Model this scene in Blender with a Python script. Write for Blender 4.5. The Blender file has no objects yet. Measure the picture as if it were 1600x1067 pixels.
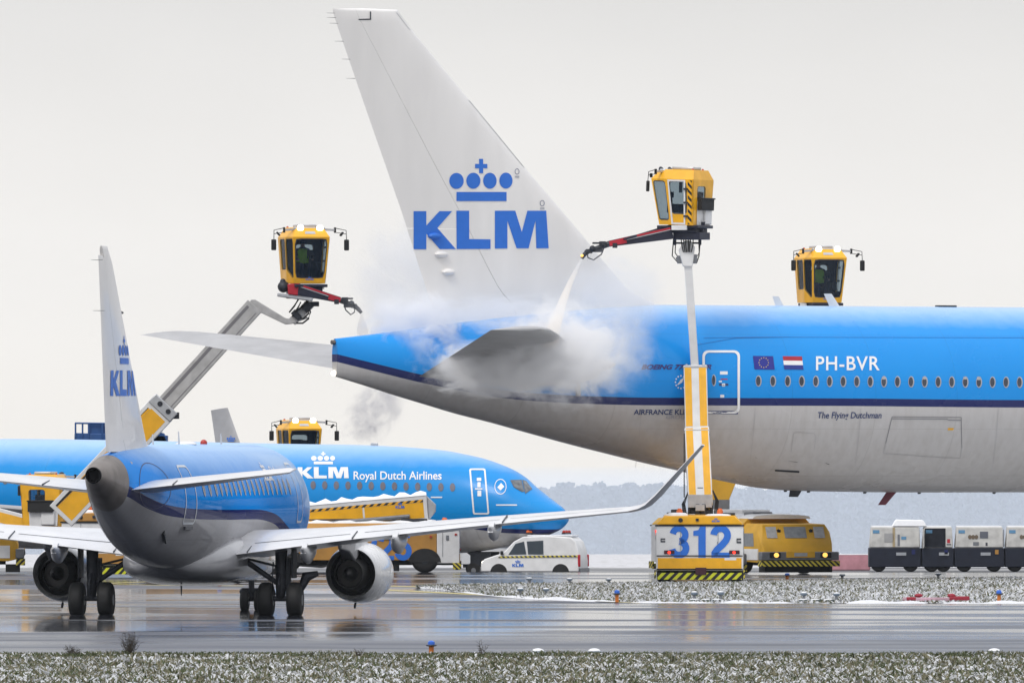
import bpy, bmesh, math, random
import numpy as np
from mathutils import Vector, Matrix
random.seed(7); rng = np.random.default_rng(7)
scene = bpy.context.scene
C = scene.collection
R = math.radians

# ------------------------------------------------------------------ camera
F = 21000.0                      # focal length in pixels of the 1600 px wide photograph
CZ, HX, HY = 5.0, 800.0, 700.0   # eye height; image column / row of the optical axis and the true horizon
cam_d = bpy.data.cameras.new('camera'); cam = bpy.data.objects.new('camera', cam_d); C.objects.link(cam)
cam.location = (0, 0, CZ); cam.rotation_euler = (R(90), 0, 0)
cam_d.lens = F * 36 / 1600; cam_d.sensor_width = 36
cam_d.shift_y = (HY - 533.5) / 1600
cam_d.clip_start = 1; cam_d.clip_end = 30000
scene.camera = cam

# ------------------------------------------------------------------ sky, sun, exposure
SUN_EL, SUN_AZ = R(50), R(215)
w = bpy.data.worlds.new('World'); scene.world = w; w.use_nodes = True
nt = w.node_tree; nt.nodes.clear()
def N(tree, t, **kw):
    n = tree.nodes.new(t)
    for k, v in kw.items(): setattr(n, k, v)
    return n
out = N(nt, 'ShaderNodeOutputWorld'); bg = N(nt, 'ShaderNodeBackground'); bg.inputs['Strength'].default_value = 0.1
sky = N(nt, 'ShaderNodeTexSky', sky_type='NISHITA', sun_disc=False)
sky.sun_elevation = SUN_EL; sky.sun_rotation = SUN_AZ; sky.dust_density = 6; sky.air_density = 1
tc = N(nt, 'ShaderNodeTexCoord'); sep = N(nt, 'ShaderNodeSeparateXYZ'); nt.links.new(tc.outputs['Generated'], sep.inputs[0])
SK = 18.0
def sky_ramp(lo, hi, stops):
    """brightness of the overcast between two heights (sine of the elevation)"""
    m_ = N(nt, 'ShaderNodeMapRange'); m_.inputs['From Min'].default_value = lo; m_.inputs['From Max'].default_value = hi
    nt.links.new(sep.outputs['Z'], m_.inputs['Value']); r_ = N(nt, 'ShaderNodeValToRGB'); els = r_.color_ramp.elements
    while len(els) < len(stops): els.new(.5)
    for e, (z, c) in zip(els, stops): e.position = (z - lo) / (hi - lo)
    for e, (z, c) in zip(els, stops): e.position = (z - lo) / (hi - lo); e.color = (c[0] / SK, c[1] / SK, c[2] / SK, 1)
    nt.links.new(m_.outputs[0], r_.inputs[0]); return r_
near = sky_ramp(-.03, .06, [(-.03, (1.2, 1.2, 1.3)), (-.02, (1.2, 1.2, 1.3)), (-.009, (9.6, 9.2, 8.6)), (.004, (9.75, 9.4, 8.85)), (.016, (9.75, 9.5, 9.15)), (.034, (8.3, 8.2, 8.05)), (.06, (7.4, 7.4, 7.5))])
high = sky_ramp(.06, 1., [(.06, (7.4, 7.4, 7.5)), (.25, (8.2, 8.35, 8.7)), (.5, (10.5, 10.7, 11.3)), (1., (14, 14.3, 15))])
gt = N(nt, 'ShaderNodeMath', operation='GREATER_THAN'); gt.inputs[1].default_value = .06; nt.links.new(sep.outputs['Z'], gt.inputs[0])
ramp = N(nt, 'ShaderNodeMix', data_type='RGBA'); nt.links.new(gt.outputs[0], ramp.inputs['Factor'])
nt.links.new(near.outputs[0], ramp.inputs['A']); nt.links.new(high.outputs[0], ramp.inputs['B'])
sc = N(nt, 'ShaderNodeVectorMath', operation='SCALE'); sc.inputs['Scale'].default_value = SK
nt.links.new(ramp.outputs['Result'], sc.inputs[0])
# faint cloud mottling of the overcast
cn = N(nt, 'ShaderNodeTexNoise'); cn.inputs['Scale'].default_value = 22; cn.inputs['Detail'].default_value = 3
mp = N(nt, 'ShaderNodeMapping'); mp.inputs['Scale'].default_value = (1, 1, 2.2)
nt.links.new(tc.outputs['Generated'], mp.inputs[0]); nt.links.new(mp.outputs[0], cn.inputs['Vector'])
mr = N(nt, 'ShaderNodeMapRange'); mr.inputs['From Min'].default_value = .3; mr.inputs['From Max'].default_value = .7
mr.inputs['To Min'].default_value = .965; mr.inputs['To Max'].default_value = 1.03
nt.links.new(cn.outputs['Fac'], mr.inputs['Value'])
sc2 = N(nt, 'ShaderNodeVectorMath', operation='SCALE'); nt.links.new(sc.outputs[0], sc2.inputs[0]); nt.links.new(mr.outputs[0], sc2.inputs['Scale'])
mx = N(nt, 'ShaderNodeMix', data_type='RGBA'); mx.inputs[0].default_value = 0.94
nt.links.new(sky.outputs[0], mx.inputs['A']); nt.links.new(sc2.outputs[0], mx.inputs['B'])
nt.links.new(mx.outputs['Result'], bg.inputs['Color']); nt.links.new(bg.outputs[0], out.inputs[0])
HAZE = .00003
sun_d = bpy.data.lights.new('sun', 'SUN'); sun = bpy.data.objects.new('sun', sun_d); C.objects.link(sun)
sun_d.energy = 1.3; sun_d.angle = R(18); sun_d.color = (1, .96, .9)
sun.rotation_euler = (R(40), 0, R(-35))      # high, from behind and left of the camera
scene.view_settings.view_transform = 'Standard'; scene.view_settings.look = 'None'
scene.view_settings.exposure = 0.0; scene.view_settings.gamma = 1.0
scene.cycles.max_bounces = 12; scene.cycles.volume_bounces = 10; scene.cycles.transparent_max_bounces = 24
scene.cycles.use_denoising = True; scene.cycles.caustics_reflective = False; scene.cycles.caustics_refractive = False

# ------------------------------------------------------------------ small helpers
def at(px, py, Y):
    """point of the place seen at that pixel of the 1600x1067 photograph at distance Y"""
    return Vector(((px - HX) * Y / F, Y, CZ + (HY - py) * Y / F))
KN = [(-60, .3), (306, .3), (346, .43), (392, .43), (409, .3), (432, .6), (476, .6), (500, .05), (620, 0), (700, -.5), (800, -1.45), (1000, -3.05), (1500, -7.5), (4000, -26.5), (4600, -32)]
def gz(y):
    for (a, za), (b, zb) in zip(KN, KN[1:]):
        if y <= b:
            t = min(1, max(0, (y - a) / (b - a)))
            if 400 < b < 600: t = t * t * (3 - 2 * t)
            return za + (zb - za) * t
    return KN[-1][1]
def ground(px, Y): return Vector(((px - HX) * Y / F, Y, gz(Y)))
def pchip(xs, ys):
    xs = np.array(xs, float); ys = np.array(ys, float); o = np.argsort(xs); xs = xs[o]; ys = ys[o]
    h = np.diff(xs); d = np.diff(ys) / h; m = np.zeros(len(xs))
    for i in range(1, len(xs) - 1):
        if d[i-1] * d[i] > 0:
            w1 = 2*h[i] + h[i-1]; w2 = h[i] + 2*h[i-1]; m[i] = (w1 + w2) / (w1/d[i-1] + w2/d[i])
    m[0] = d[0]; m[-1] = d[-1]
    def f(x):
        x = min(max(x, xs[0]), xs[-1]); i = min(int(np.searchsorted(xs, x, side='right')) - 1, len(xs) - 2); i = max(i, 0)
        t = (x - xs[i]) / h[i]; t2 = t*t; t3 = t2*t
        return float((2*t3-3*t2+1)*ys[i] + (t3-2*t2+t)*h[i]*m[i] + (-2*t3+3*t2)*ys[i+1] + (t3-t2)*h[i]*m[i+1])
    return f

# ------------------------------------------------------------------ materials
MATS = {}
def mat(name, col, rough=.45, metal=0., var=.12, scale=3., spec=.5, coat=0., emit=None, stretch=(1, 1, 1), bump=0.):
    if name in MATS: return MATS[name]
    m = bpy.data.materials.new(name); m.use_nodes = True; t = m.node_tree; p = t.nodes['Principled BSDF']
    p.inputs['Roughness'].default_value = rough; p.inputs['Metallic'].default_value = metal
    p.inputs['Specular IOR Level'].default_value = spec; p.inputs['Coat Weight'].default_value = coat
    p.inputs['Coat Roughness'].default_value = .06
    tcn = N(t, 'ShaderNodeTexCoord'); mpn = N(t, 'ShaderNodeMapping'); mpn.inputs['Scale'].default_value = stretch
    nz = N(t, 'ShaderNodeTexNoise'); nz.inputs['Scale'].default_value = scale; nz.inputs['Detail'].default_value = 5
    t.links.new(tcn.outputs['Object'], mpn.inputs[0]); t.links.new(mpn.outputs[0], nz.inputs['Vector'])
    mrn = N(t, 'ShaderNodeMapRange'); mrn.inputs['From Min'].default_value = .35; mrn.inputs['From Max'].default_value = .7
    t.links.new(nz.outputs['Fac'], mrn.inputs['Value'])
    mxn = N(t, 'ShaderNodeMix', data_type='RGBA')
    mxn.inputs['A'].default_value = (*col, 1); mxn.inputs['B'].default_value = (*[c * (1 - var) for c in col], 1)
    t.links.new(mrn.outputs[0], mxn.inputs['Factor']); t.links.new(mxn.outputs['Result'], p.inputs['Base Color'])
    mr2 = N(t, 'ShaderNodeMapRange'); mr2.inputs['To Min'].default_value = rough; mr2.inputs['To Max'].default_value = min(1, rough * 1.35 + .02)
    t.links.new(nz.outputs['Fac'], mr2.inputs['Value']); t.links.new(mr2.outputs[0], p.inputs['Roughness'])
    if bump:
        b = N(t, 'ShaderNodeBump'); b.inputs['Strength'].default_value = bump; b.inputs['Distance'].default_value = .02
        t.links.new(nz.outputs['Fac'], b.inputs['Height']); t.links.new(b.outputs[0], p.inputs['Normal'])
    if emit:
        p.inputs['Emission Color'].default_value = (*emit[0], 1); p.inputs['Emission Strength'].default_value = emit[1]
    MATS[name] = m; return m
def hazard_mat(name, k, c1, c2=(.012, .012, .014)):
    m = bpy.data.materials.new(name); m.use_nodes = True; t = m.node_tree; p = t.nodes['Principled BSDF']
    p.inputs['Roughness'].default_value = .45
    tcn = N(t, 'ShaderNodeTexCoord'); s = N(t, 'ShaderNodeSeparateXYZ'); t.links.new(tcn.outputs['Object'], s.inputs[0])
    a = N(t, 'ShaderNodeMath', operation='SUBTRACT'); b = N(t, 'ShaderNodeMath', operation='SUBTRACT')
    t.links.new(s.outputs['X'], a.inputs[0]); t.links.new(s.outputs['Y'], a.inputs[1])
    t.links.new(a.outputs[0], b.inputs[0]); t.links.new(s.outputs['Z'], b.inputs[1])
    mu = N(t, 'ShaderNodeMath', operation='MULTIPLY'); mu.inputs[1].default_value = k; t.links.new(b.outputs[0], mu.inputs[0])
    fr = N(t, 'ShaderNodeMath', operation='FRACT'); t.links.new(mu.outputs[0], fr.inputs[0])
    g = N(t, 'ShaderNodeMath', operation='GREATER_THAN'); g.inputs[1].default_value = .5; t.links.new(fr.outputs[0], g.inputs[0])
    x = N(t, 'ShaderNodeMix', data_type='RGBA'); x.inputs['A'].default_value = (*c1, 1); x.inputs['B'].default_value = (*c2, 1)
    t.links.new(g.outputs[0], x.inputs['Factor']); t.links.new(x.outputs['Result'], p.inputs['Base Color'])
    return m
def livery_mat(name, stripe_w, blue=(.0, .285, .77), navy=(.008, .016, .115), white=(.66, .65, .65), rough=.2, dirt=.25, coat=.10, spec=.3, frost_sheen=(2.6, 3.5, .6)):
    """airliner paint: blue crown, dark stripe, pale belly; 'stripe' = height above the stripe's lower edge"""
    m = bpy.data.materials.new(name); m.use_nodes = True; t = m.node_tree; p = t.nodes['Principled BSDF']
    p.inputs['Coat Weight'].default_value = coat; p.inputs['Coat Roughness'].default_value = .05
    p.inputs['Specular IOR Level'].default_value = spec
    at_ = N(t, 'ShaderNodeAttribute', attribute_name='stripe')
    g0 = N(t, 'ShaderNodeMath', operation='GREATER_THAN'); g0.inputs[1].default_value = 0; t.links.new(at_.outputs['Fac'], g0.inputs[0])
    g1 = N(t, 'ShaderNodeMath', operation='GREATER_THAN'); g1.inputs[1].default_value = stripe_w; t.links.new(at_.outputs['Fac'], g1.inputs[0])
    tcn = N(t, 'ShaderNodeTexCoord')
    def noise(scl, st, det=5):
        mpn = N(t, 'ShaderNodeMapping'); mpn.inputs['Scale'].default_value = st; nz = N(t, 'ShaderNodeTexNoise')
        nz.inputs['Scale'].default_value = scl; nz.inputs['Detail'].default_value = det
        t.links.new(tcn.outputs['Object'], mpn.inputs[0]); t.links.new(mpn.outputs[0], nz.inputs['Vector']); return nz
    def rng_(n, a, b, c, d):
        r = N(t, 'ShaderNodeMapRange'); r.inputs['From Min'].default_value = a; r.inputs['From Max'].default_value = b
        r.inputs['To Min'].default_value = c; r.inputs['To Max'].default_value = d; t.links.new(n, r.inputs['Value']); return r
    n1 = noise(1.0, (4.5, 4.5, .3), 6); f1 = rng_(n1.outputs['Fac'], .40, .78, 0, dirt)
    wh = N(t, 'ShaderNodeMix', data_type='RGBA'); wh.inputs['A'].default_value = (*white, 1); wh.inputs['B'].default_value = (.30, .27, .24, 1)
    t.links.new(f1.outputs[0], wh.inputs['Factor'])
    n2 = noise(.5, (.6, 1, 1)); f2 = rng_(n2.outputs['Fac'], .3, .7, 0, .5)
    bl = N(t, 'ShaderNodeMix', data_type='RGBA'); bl.inputs['A'].default_value = (*blue, 1); bl.inputs['B'].default_value = (blue[0], blue[1] * .86, blue[2] * .94, 1)
    t.links.new(f2.outputs[0], bl.inputs['Factor'])
    a = N(t, 'ShaderNodeMix', data_type='RGBA'); a.inputs['B'].default_value = (*navy, 1)
    t.links.new(g0.outputs[0], a.inputs['Factor']); t.links.new(wh.outputs['Result'], a.inputs['A'])
    b = N(t, 'ShaderNodeMix', data_type='RGBA'); t.links.new(g1.outputs[0], b.inputs['Factor'])
    t.links.new(a.outputs['Result'], b.inputs['A']); t.links.new(bl.outputs['Result'], b.inputs['B'])
    # crown frost, with sky sheen painted into the colour; ragged lower rim
    nf = noise(2.2, (1, 1, 1), 6); fa = N(t, 'ShaderNodeMath', operation='MULTIPLY_ADD'); fa.inputs[1].default_value = (frost_sheen[1] - frost_sheen[0]) * .3
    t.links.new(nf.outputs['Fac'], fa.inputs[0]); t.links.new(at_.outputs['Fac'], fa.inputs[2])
    fr = rng_(fa.outputs[0], frost_sheen[0] + (frost_sheen[1] - frost_sheen[0])*.15, frost_sheen[1] + (frost_sheen[1] - frost_sheen[0])*.15, 0, frost_sheen[2])
    # skin joints: thin lines at the frames and along the lap joints
    sx = N(t, 'ShaderNodeSeparateXYZ'); t.links.new(tcn.outputs['Object'], sx.inputs[0])
    def lines(sock, k, wd, off=0.):
        a_ = N(t, 'ShaderNodeMath', operation='MULTIPLY_ADD'); a_.inputs[1].default_value = k; a_.inputs[2].default_value = off; t.links.new(sock, a_.inputs[0])
        f_ = N(t, 'ShaderNodeMath', operation='FRACT'); t.links.new(a_.outputs[0], f_.inputs[0]); l_ = N(t, 'ShaderNodeMath', operation='LESS_THAN'); l_.inputs[1].default_value = wd * k; t.links.new(f_.outputs[0], l_.inputs[0]); return l_
    la, lb = lines(sx.outputs['X'], 1/3.2, .022), lines(sx.outputs['Z'], 1/1.55, .016, .37)
    mxl = N(t, 'ShaderNodeMath', operation='MAXIMUM'); t.links.new(la.outputs[0], mxl.inputs[0]); t.links.new(lb.outputs[0], mxl.inputs[1])
    lk = rng_(mxl.outputs[0], 0, 1, 1, .86); pj = N(t, 'ShaderNodeVectorMath', operation='SCALE'); t.links.new(b.outputs['Result'], pj.inputs[0]); t.links.new(lk.outputs[0], pj.inputs['Scale'])
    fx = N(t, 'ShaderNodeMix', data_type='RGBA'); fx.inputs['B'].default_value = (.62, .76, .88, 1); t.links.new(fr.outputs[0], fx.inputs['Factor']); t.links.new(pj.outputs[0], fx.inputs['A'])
    t.links.new(fx.outputs['Result'], p.inputs['Base Color'])
    rr = rng_(n2.outputs['Fac'], .3, .7, rough, rough + .12); t.links.new(rr.outputs[0], p.inputs['Roughness'])
    # skin panels: faint bump waves between frames
    n3 = noise(.9, (1, .4, .4), 2); bp = N(t, 'ShaderNodeBump'); bp.inputs['Strength'].default_value = .25; bp.inputs['Distance'].default_value = .04
    t.links.new(n3.outputs['Fac'], bp.inputs['Height']); t.links.new(bp.outputs[0], p.inputs['Normal'])
    return m
def glass_mat(name, tint, alpha=.5, rough=.05):
    m = bpy.data.materials.new(name); m.use_nodes = True; t = m.node_tree; p = t.nodes['Principled BSDF']
    p.inputs['Base Color'].default_value = (*tint, 1); p.inputs['Roughness'].default_value = rough; p.inputs['Specular IOR Level'].default_value = .5
    tr = N(t, 'ShaderNodeBsdfTransparent'); tr.inputs[0].default_value = (.80, .9, .95, 1); ms = N(t, 'ShaderNodeMixShader'); ms.inputs[0].default_value = alpha
    t.links.new(tr.outputs[0], ms.inputs[1]); t.links.new(p.outputs[0], ms.inputs[2]); t.links.new(ms.outputs[0], t.nodes['Material Output'].inputs[0])
    return m
YEL = (.92, .46, .004)
white = mat('white paint', (.78, .78, .78), .35, var=.14, scale=2.2, coat=.2)
fin_white = mat('fin white paint', (.84, .82, .80), .3, var=.06, scale=.8, coat=.3, stretch=(2, 2, .35))
wing_grey = mat('wing paint', (.72, .72, .73), .3, var=.15, scale=1.2, coat=.3)
stab_grey = mat('tailplane paint', (.42, .42, .43), .45, var=.2, scale=1.0)
yellow = mat('yellow paint', YEL, .38, var=.16, scale=2.5, coat=.25)
amber = mat('hazed grimy yellow paint', (.50, .25, .05), .5, var=.25, scale=1.5)  # orange-brown paints distant haze into the yellow; noise adds grime
mustard = mat('mustard paint', (.74, .41, .03), .5, var=.2, scale=1.5)
navy = mat('navy paint', (.010, .018, .12), .4)
logo_blue = mat('logo blue', (.02, .165, .66), .4, var=.06)
plate_white = mat('lettering white', (.85, .85, .85), .4, var=.05)
plate_dark = mat('lettering dark blue', (.02, .045, .16), .45)
black = mat('black rubber', (.012, .012, .013), .6, var=.3)
dark = mat('dark metal', (.03, .034, .045), .45, metal=.2, var=.3, scale=6)
midgrey = mat('grey metal', (.22, .23, .25), .4, metal=.4, var=.25, scale=5)
steel = mat('light steel', (.55, .56, .58), .35, metal=.5, var=.2, scale=4)
titan = mat('heat stained metal', (.22, .19, .17), .35, metal=.55, var=.4, scale=1.6)
snow = mat('snow', (.84, .85, .87), .75, var=.06, scale=9, bump=.4)
red = mat('red paint', (.50, .012, .03), .4, var=.2)
red_lens = mat('red lens unlit', (.45, .03, .02), .25)
red_lit = mat('red lamp', (.8, .02, .01), .3, emit=((1, .03, .015), 3.0))
amber_lit = mat('amber lamp', (.9, .5, .1), .3, emit=((1, .55, .12), 1.4))
lamp_lit = mat('work lamp', (.9, .88, .8), .3, emit=((1, .93, .75), 5.0))
orange = mat('orange lens', (.75, .14, .02), .3)
cyl_blue = mat('blue lens', (.02, .13, .6), .25)
hivis = mat('hi-vis cloth', (.45, .78, .06), .7)
cloth = mat('dark work cloth', (.02, .03, .07), .8)
skin = mat('skin', (.45, .26, .19), .6)
pane_dark = mat('window pane', (.05, .06, .085), .12, var=.4, scale=2)
pane_rim = mat('window rim', (.42, .42, .44), .4)
gap = mat('panel gap', (.06, .065, .08), .6)
glass = glass_mat('cab glass', (.008, .022, .045), .42)
haz_green = hazard_mat('yellow green hazard stripes', 3.6, (.62, .64, .02))
haz_yellow = hazard_mat('yellow hazard stripes', 4.2, (.86, .43, .01))
haz_fine = hazard_mat('fine hazard stripes', 5.0, (.6, .5, .05))

# ------------------------------------------------------------------ scene graph helpers
def thing(name, label, cat, loc=(0, 0, 0), rotz=0., group=None, kind=None):
    o = bpy.data.objects.new(name, None); C.objects.link(o); o.location = loc; o.rotation_euler = (0, 0, rotz)
    o.empty_display_size = .3
    o['label'] = label; o['category'] = cat
    if group: o['group'] = group
    if kind: o['kind'] = kind
    return o
def tag(o, label=None, cat=None, group=None, kind=None):
    for k, v in (('label', label), ('category', cat), ('group', group), ('kind', kind)):
        if v: o[k] = v
    return o
def copy_tree(o, parent=None):
    c = o.copy(); C.objects.link(c); c.parent = parent
    for ch in list(o.children): copy_tree(ch, c)
    return c
class MB:
    def __init__(s): s.v = []; s.f = []; s.m = []
    def add(s, vs, fs, m=0):
        b = len(s.v); s.v += [tuple(p) for p in vs]; s.f += [tuple(b + i for i in f) for f in fs]; s.m += [m] * len(fs); return s
    def hexa(s, p, m=0):      # p: 4 bottom, 4 top
        return s.add(p, [(3, 2, 1, 0), (4, 5, 6, 7), (0, 1, 5, 4), (1, 2, 6, 5), (2, 3, 7, 6), (3, 0, 4, 7)], m)
    def box(s, c, d, m=0, rot=None):
        x, y, z = d[0] / 2, d[1] / 2, d[2] / 2
        ps = [Vector(q) for q in ((-x, -y, -z), (x, -y, -z), (x, y, -z), (-x, y, -z), (-x, -y, z), (x, -y, z), (x, y, z), (-x, y, z))]
        if rot is not None: ps = [rot @ q for q in ps]
        return s.hexa([Vector(c) + q for q in ps], m)
    def beam(s, a, b, wd, ht, side=None, m=0, w2=None, h2=None):
        a, b = Vector(a), Vector(b); d = (b - a).normalized(); side = Vector(side) if side is not None else Vector((0, 0, 1)).cross(d)
        side = (side - d * side.dot(d)).normalized(); up = d.cross(side); w2 = w2 or wd; h2 = h2 or ht
        q = lambda p, W, H: [p - side*W/2 - up*H/2, p + side*W/2 - up*H/2, p + side*W/2 + up*H/2, p - side*W/2 + up*H/2]
        return s.hexa(q(a, wd, ht) + q(b, w2, h2), m)
    def loft(s, rings, m=0, cap0=True, cap1=True, closed=True):
        n = len(rings[0]); vs = [p for r in rings for p in r]; fs = []
        for i in range(len(rings) - 1):
            for j in range(n if closed else n - 1):
                k = (j + 1) % n; fs.append((i*n+j, i*n+k, (i+1)*n+k, (i+1)*n+j))
        if cap0: fs.append(tuple(reversed(range(n))))
        if cap1: fs.append(tuple(range((len(rings)-1)*n, len(rings)*n)))
        return s.add(vs, fs, m)
    def rev(s, a, b, prof, n=24, m=0, caps=True):
        """surface of revolution about the axis a->b; prof = [(t along axis in m, radius)]"""
        a, b = Vector(a), Vector(b); d = (b - a).normalized(); x = d.orthogonal().normalized(); y = d.cross(x)
        rings = [[a + d*t + (x*math.cos(2*math.pi*k/n) + y*math.sin(2*math.pi*k/n))*r for k in range(n)] for t, r in prof]
        return s.loft(rings, m, caps, caps)
    def cyl(s, a, b, r, r2=None, n=12, m=0):
        return s.rev(a, b, [(0, r), ((Vector(b) - Vector(a)).length, r if r2 is None else r2)], n, m)
    def tube(s, path, r, n=6, m=0):
        P = [Vector(p) for p in path]; rings = []
        for i, p in enumerate(P):
            d = (P[min(i+1, len(P)-1)] - P[max(i-1, 0)]).normalized(); x = d.cross(Vector((.31, .17, .93))).normalized(); y = d.cross(x)
            rr = r[i] if isinstance(r, (list, tuple)) else r
            rings.append([p + (x*math.cos(2*math.pi*k/n) + y*math.sin(2*math.pi*k/n))*rr for k in range(n)])
        return s.loft(rings, m)
    def prism(s, poly, vec, m=0):
        n = len(poly); a = [Vector(p) for p in poly]; b = [p + Vector(vec) for p in a]
        return s.add(a + b, [tuple(reversed(range(n))), tuple(range(n, 2*n))] + [(i, (i+1) % n, n + (i+1) % n, n + i) for i in range(n)], m)
    def ball(s, c, r, m=0, n=12, k=8):
        rx, ry, rz = r if isinstance(r, (list, tuple)) else (r, r, r); rings = []
        for i in range(k + 1):
            a = -math.pi/2 + math.pi*i/k; cr = max(math.cos(a), .02)
            rings.append([Vector(c) + Vector((rx*cr*math.cos(2*math.pi*j/n), ry*cr*math.sin(2*math.pi*j/n), rz*math.sin(a))) for j in range(n)])
        return s.loft(rings, m)
    def build(s, name, mats, parent=None, smooth=35, bevel=0, world=False, attr=None):
        me = bpy.data.meshes.new(name); me.from_pydata(s.v, [], s.f)
        mats = mats if isinstance(mats, (list, tuple)) else [mats]
        for x in mats: me.materials.append(x)
        me.polygons.foreach_set('material_index', s.m)
        bm = bmesh.new(); bm.from_mesh(me); bmesh.ops.recalc_face_normals(bm, faces=bm.faces); bm.to_mesh(me); bm.free()
        if smooth:
            me.polygons.foreach_set('use_smooth', [True] * len(me.polygons)); me.set_sharp_from_angle(angle=R(smooth))
        if attr:
            for k, vals in attr.items(): me.attributes.new(k, 'FLOAT', 'POINT').data.foreach_set('value', vals)
        o = bpy.data.objects.new(name, me); C.objects.link(o)
        if parent:
            o.parent = parent
            if world: o.matrix_parent_inverse = parent.matrix_basis.inverted()
        if bevel:
            b = o.modifiers.new('bevel', 'BEVEL'); b.width = bevel; b.segments = 2; b.limit_method = 'ANGLE'; b.angle_limit = R(40)
        return o
def rrect(x0, y0, x1, y1, r, n=5):
    pts = []
    for cx, cy, a0 in ((x1-r, y1-r, 0), (x0+r, y1-r, 90), (x0+r, y0+r, 180), (x1-r, y0+r, 270)):
        for i in range(n): a = R(a0 + 90*i/(n-1)); pts.append((cx + r*math.cos(a), cy + r*math.sin(a)))
    return pts
def ellipse(cx, cy, rx, ry, n=28): return [(cx + rx*math.cos(2*math.pi*i/n), cy + ry*math.sin(2*math.pi*i/n)) for i in range(n)]
# the airline's crown and letters in a 0..1 box (x right, y down)
def _n(pts): return [((x - 184) / 841, (y - 113) / 565) for x, y in pts]
LOGO = [_n(p) for p in (
    [(184,440),(263,440),(263,530),(345,440),(424,440),(332,545),(447,677),(347,677),(263,580),(263,678),(184,678)],
    [(450,437),(530,437),(530,614),(663,616),(663,676),(452,677)],
    [(690,437),(817,437),(858,570),(893,437),(1010,437),(1025,672),(948,672),(943,500),(900,672),(825,672),(768,500),(768,673),(690,674)],
    [(592,113),(617,113),(617,145),(643,145),(643,172),(617,172),(617,203),(592,203),(592,172),(567,172),(567,145),(592,145)],
    ellipse(451,251,45,50), ellipse(556,250,44,50), ellipse(659,250,42,50), ellipse(759,249,41,50),
    [(451,320),(763,320),(763,377),(451,377)])]
def logo(x0, y0, x1, y1, which=None): return [[(x0 + (x1-x0)*a, y0 + (y1-y0)*b) for a, b in p] for i, p in enumerate(LOGO) if which is None or i in which]
def text2d(s, bold=0., shear=0., space=1.):
    """text outlines from Blender's own font as a flat mesh scaled to a 0..1 box"""
    cu = bpy.data.curves.new('t', 'FONT'); cu.body = s; cu.offset = bold; cu.shear = shear; cu.space_character = space; cu.resolution_u = 4
    o = bpy.data.objects.new('t', cu); C.objects.link(o)
    me = bpy.data.meshes.new_from_object(o.evaluated_get(bpy.context.evaluated_depsgraph_get()))
    V = [v.co.copy() for v in me.vertices]; Fs = [tuple(p.vertices) for p in me.polygons]
    bpy.data.objects.remove(o); bpy.data.curves.remove(cu); bpy.data.meshes.remove(me)
    x0 = min(v.x for v in V); x1 = max(v.x for v in V); y0 = min(v.y for v in V); y1 = max(v.y for v in V)
    return [((v.x-x0)/(x1-x0), (y1-v.y)/(y1-y0)) for v in V], Fs
def flat_mesh(loops=None, tx=None, cutx=0, cuty=0):
    """2-D faces (from outlines or from text) cut on a grid so that they can be bent onto a surface"""
    bm = bmesh.new()
    if loops:
        for lp in loops: bm.faces.new([bm.verts.new((x, y, 0)) for x, y in lp])
    if tx:
        vs = [bm.verts.new((x, y, 0)) for x, y in tx[0]]
        for f in tx[1]:
            try: bm.faces.new([vs[i] for i in f])
            except ValueError: pass
    bm.normal_update(); bmesh.ops.triangulate(bm, faces=bm.faces[:])
    for ax, step in ((0, cutx), (1, cuty)):
        if not step: continue
        cs = [v.co[ax] for v in bm.verts]; lo, hi = min(cs), max(cs); k = math.ceil(lo / step)
        while k * step < hi:
            co = [0, 0, 0]; no = [0, 0, 0]; co[ax] = k*step; no[ax] = 1
            bmesh.ops.bisect_plane(bm, geom=bm.verts[:] + bm.edges[:] + bm.faces[:], plane_co=co, plane_no=no); k += 1
    bm.verts.index_update(); V = [(v.co.x, v.co.y) for v in bm.verts]; Fs = [tuple(v.index for v in f.verts) for f in bm.faces]; bm.free()
    return V, Fs
def decal(name, m, parent, fn, loops=None, tx=None, box=None, cutx=0, cuty=0, world=False):
    if tx: tx = ([(box[0] + (box[2]-box[0])*x, box[1] + (box[3]-box[1])*y) for x, y in tx[0]], tx[1])
    V, Fs = flat_mesh(loops, tx, cutx, cuty)
    b = MB(); b.add([fn(x, y) for x, y in V], Fs); return b.build(name, m, parent, smooth=0, world=world)
def ring_decal(name, m, parent, fn, outer, inner):
    def dense(L):
        return [(a[0] + (c[0]-a[0])*k/10, a[1] + (c[1]-a[1])*k/10) for a, c in zip(L, L[1:] + L[:1]) for k in range(10)]
    outer, inner = dense(outer), dense(inner)
    n = len(outer); b = MB(); b.add([fn(*p) for p in outer] + [fn(*p) for p in inner], [(i, (i+1) % n, n + (i+1) % n, n + i) for i in range(n)])
    return b.build(name, m, parent, smooth=0)

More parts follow.
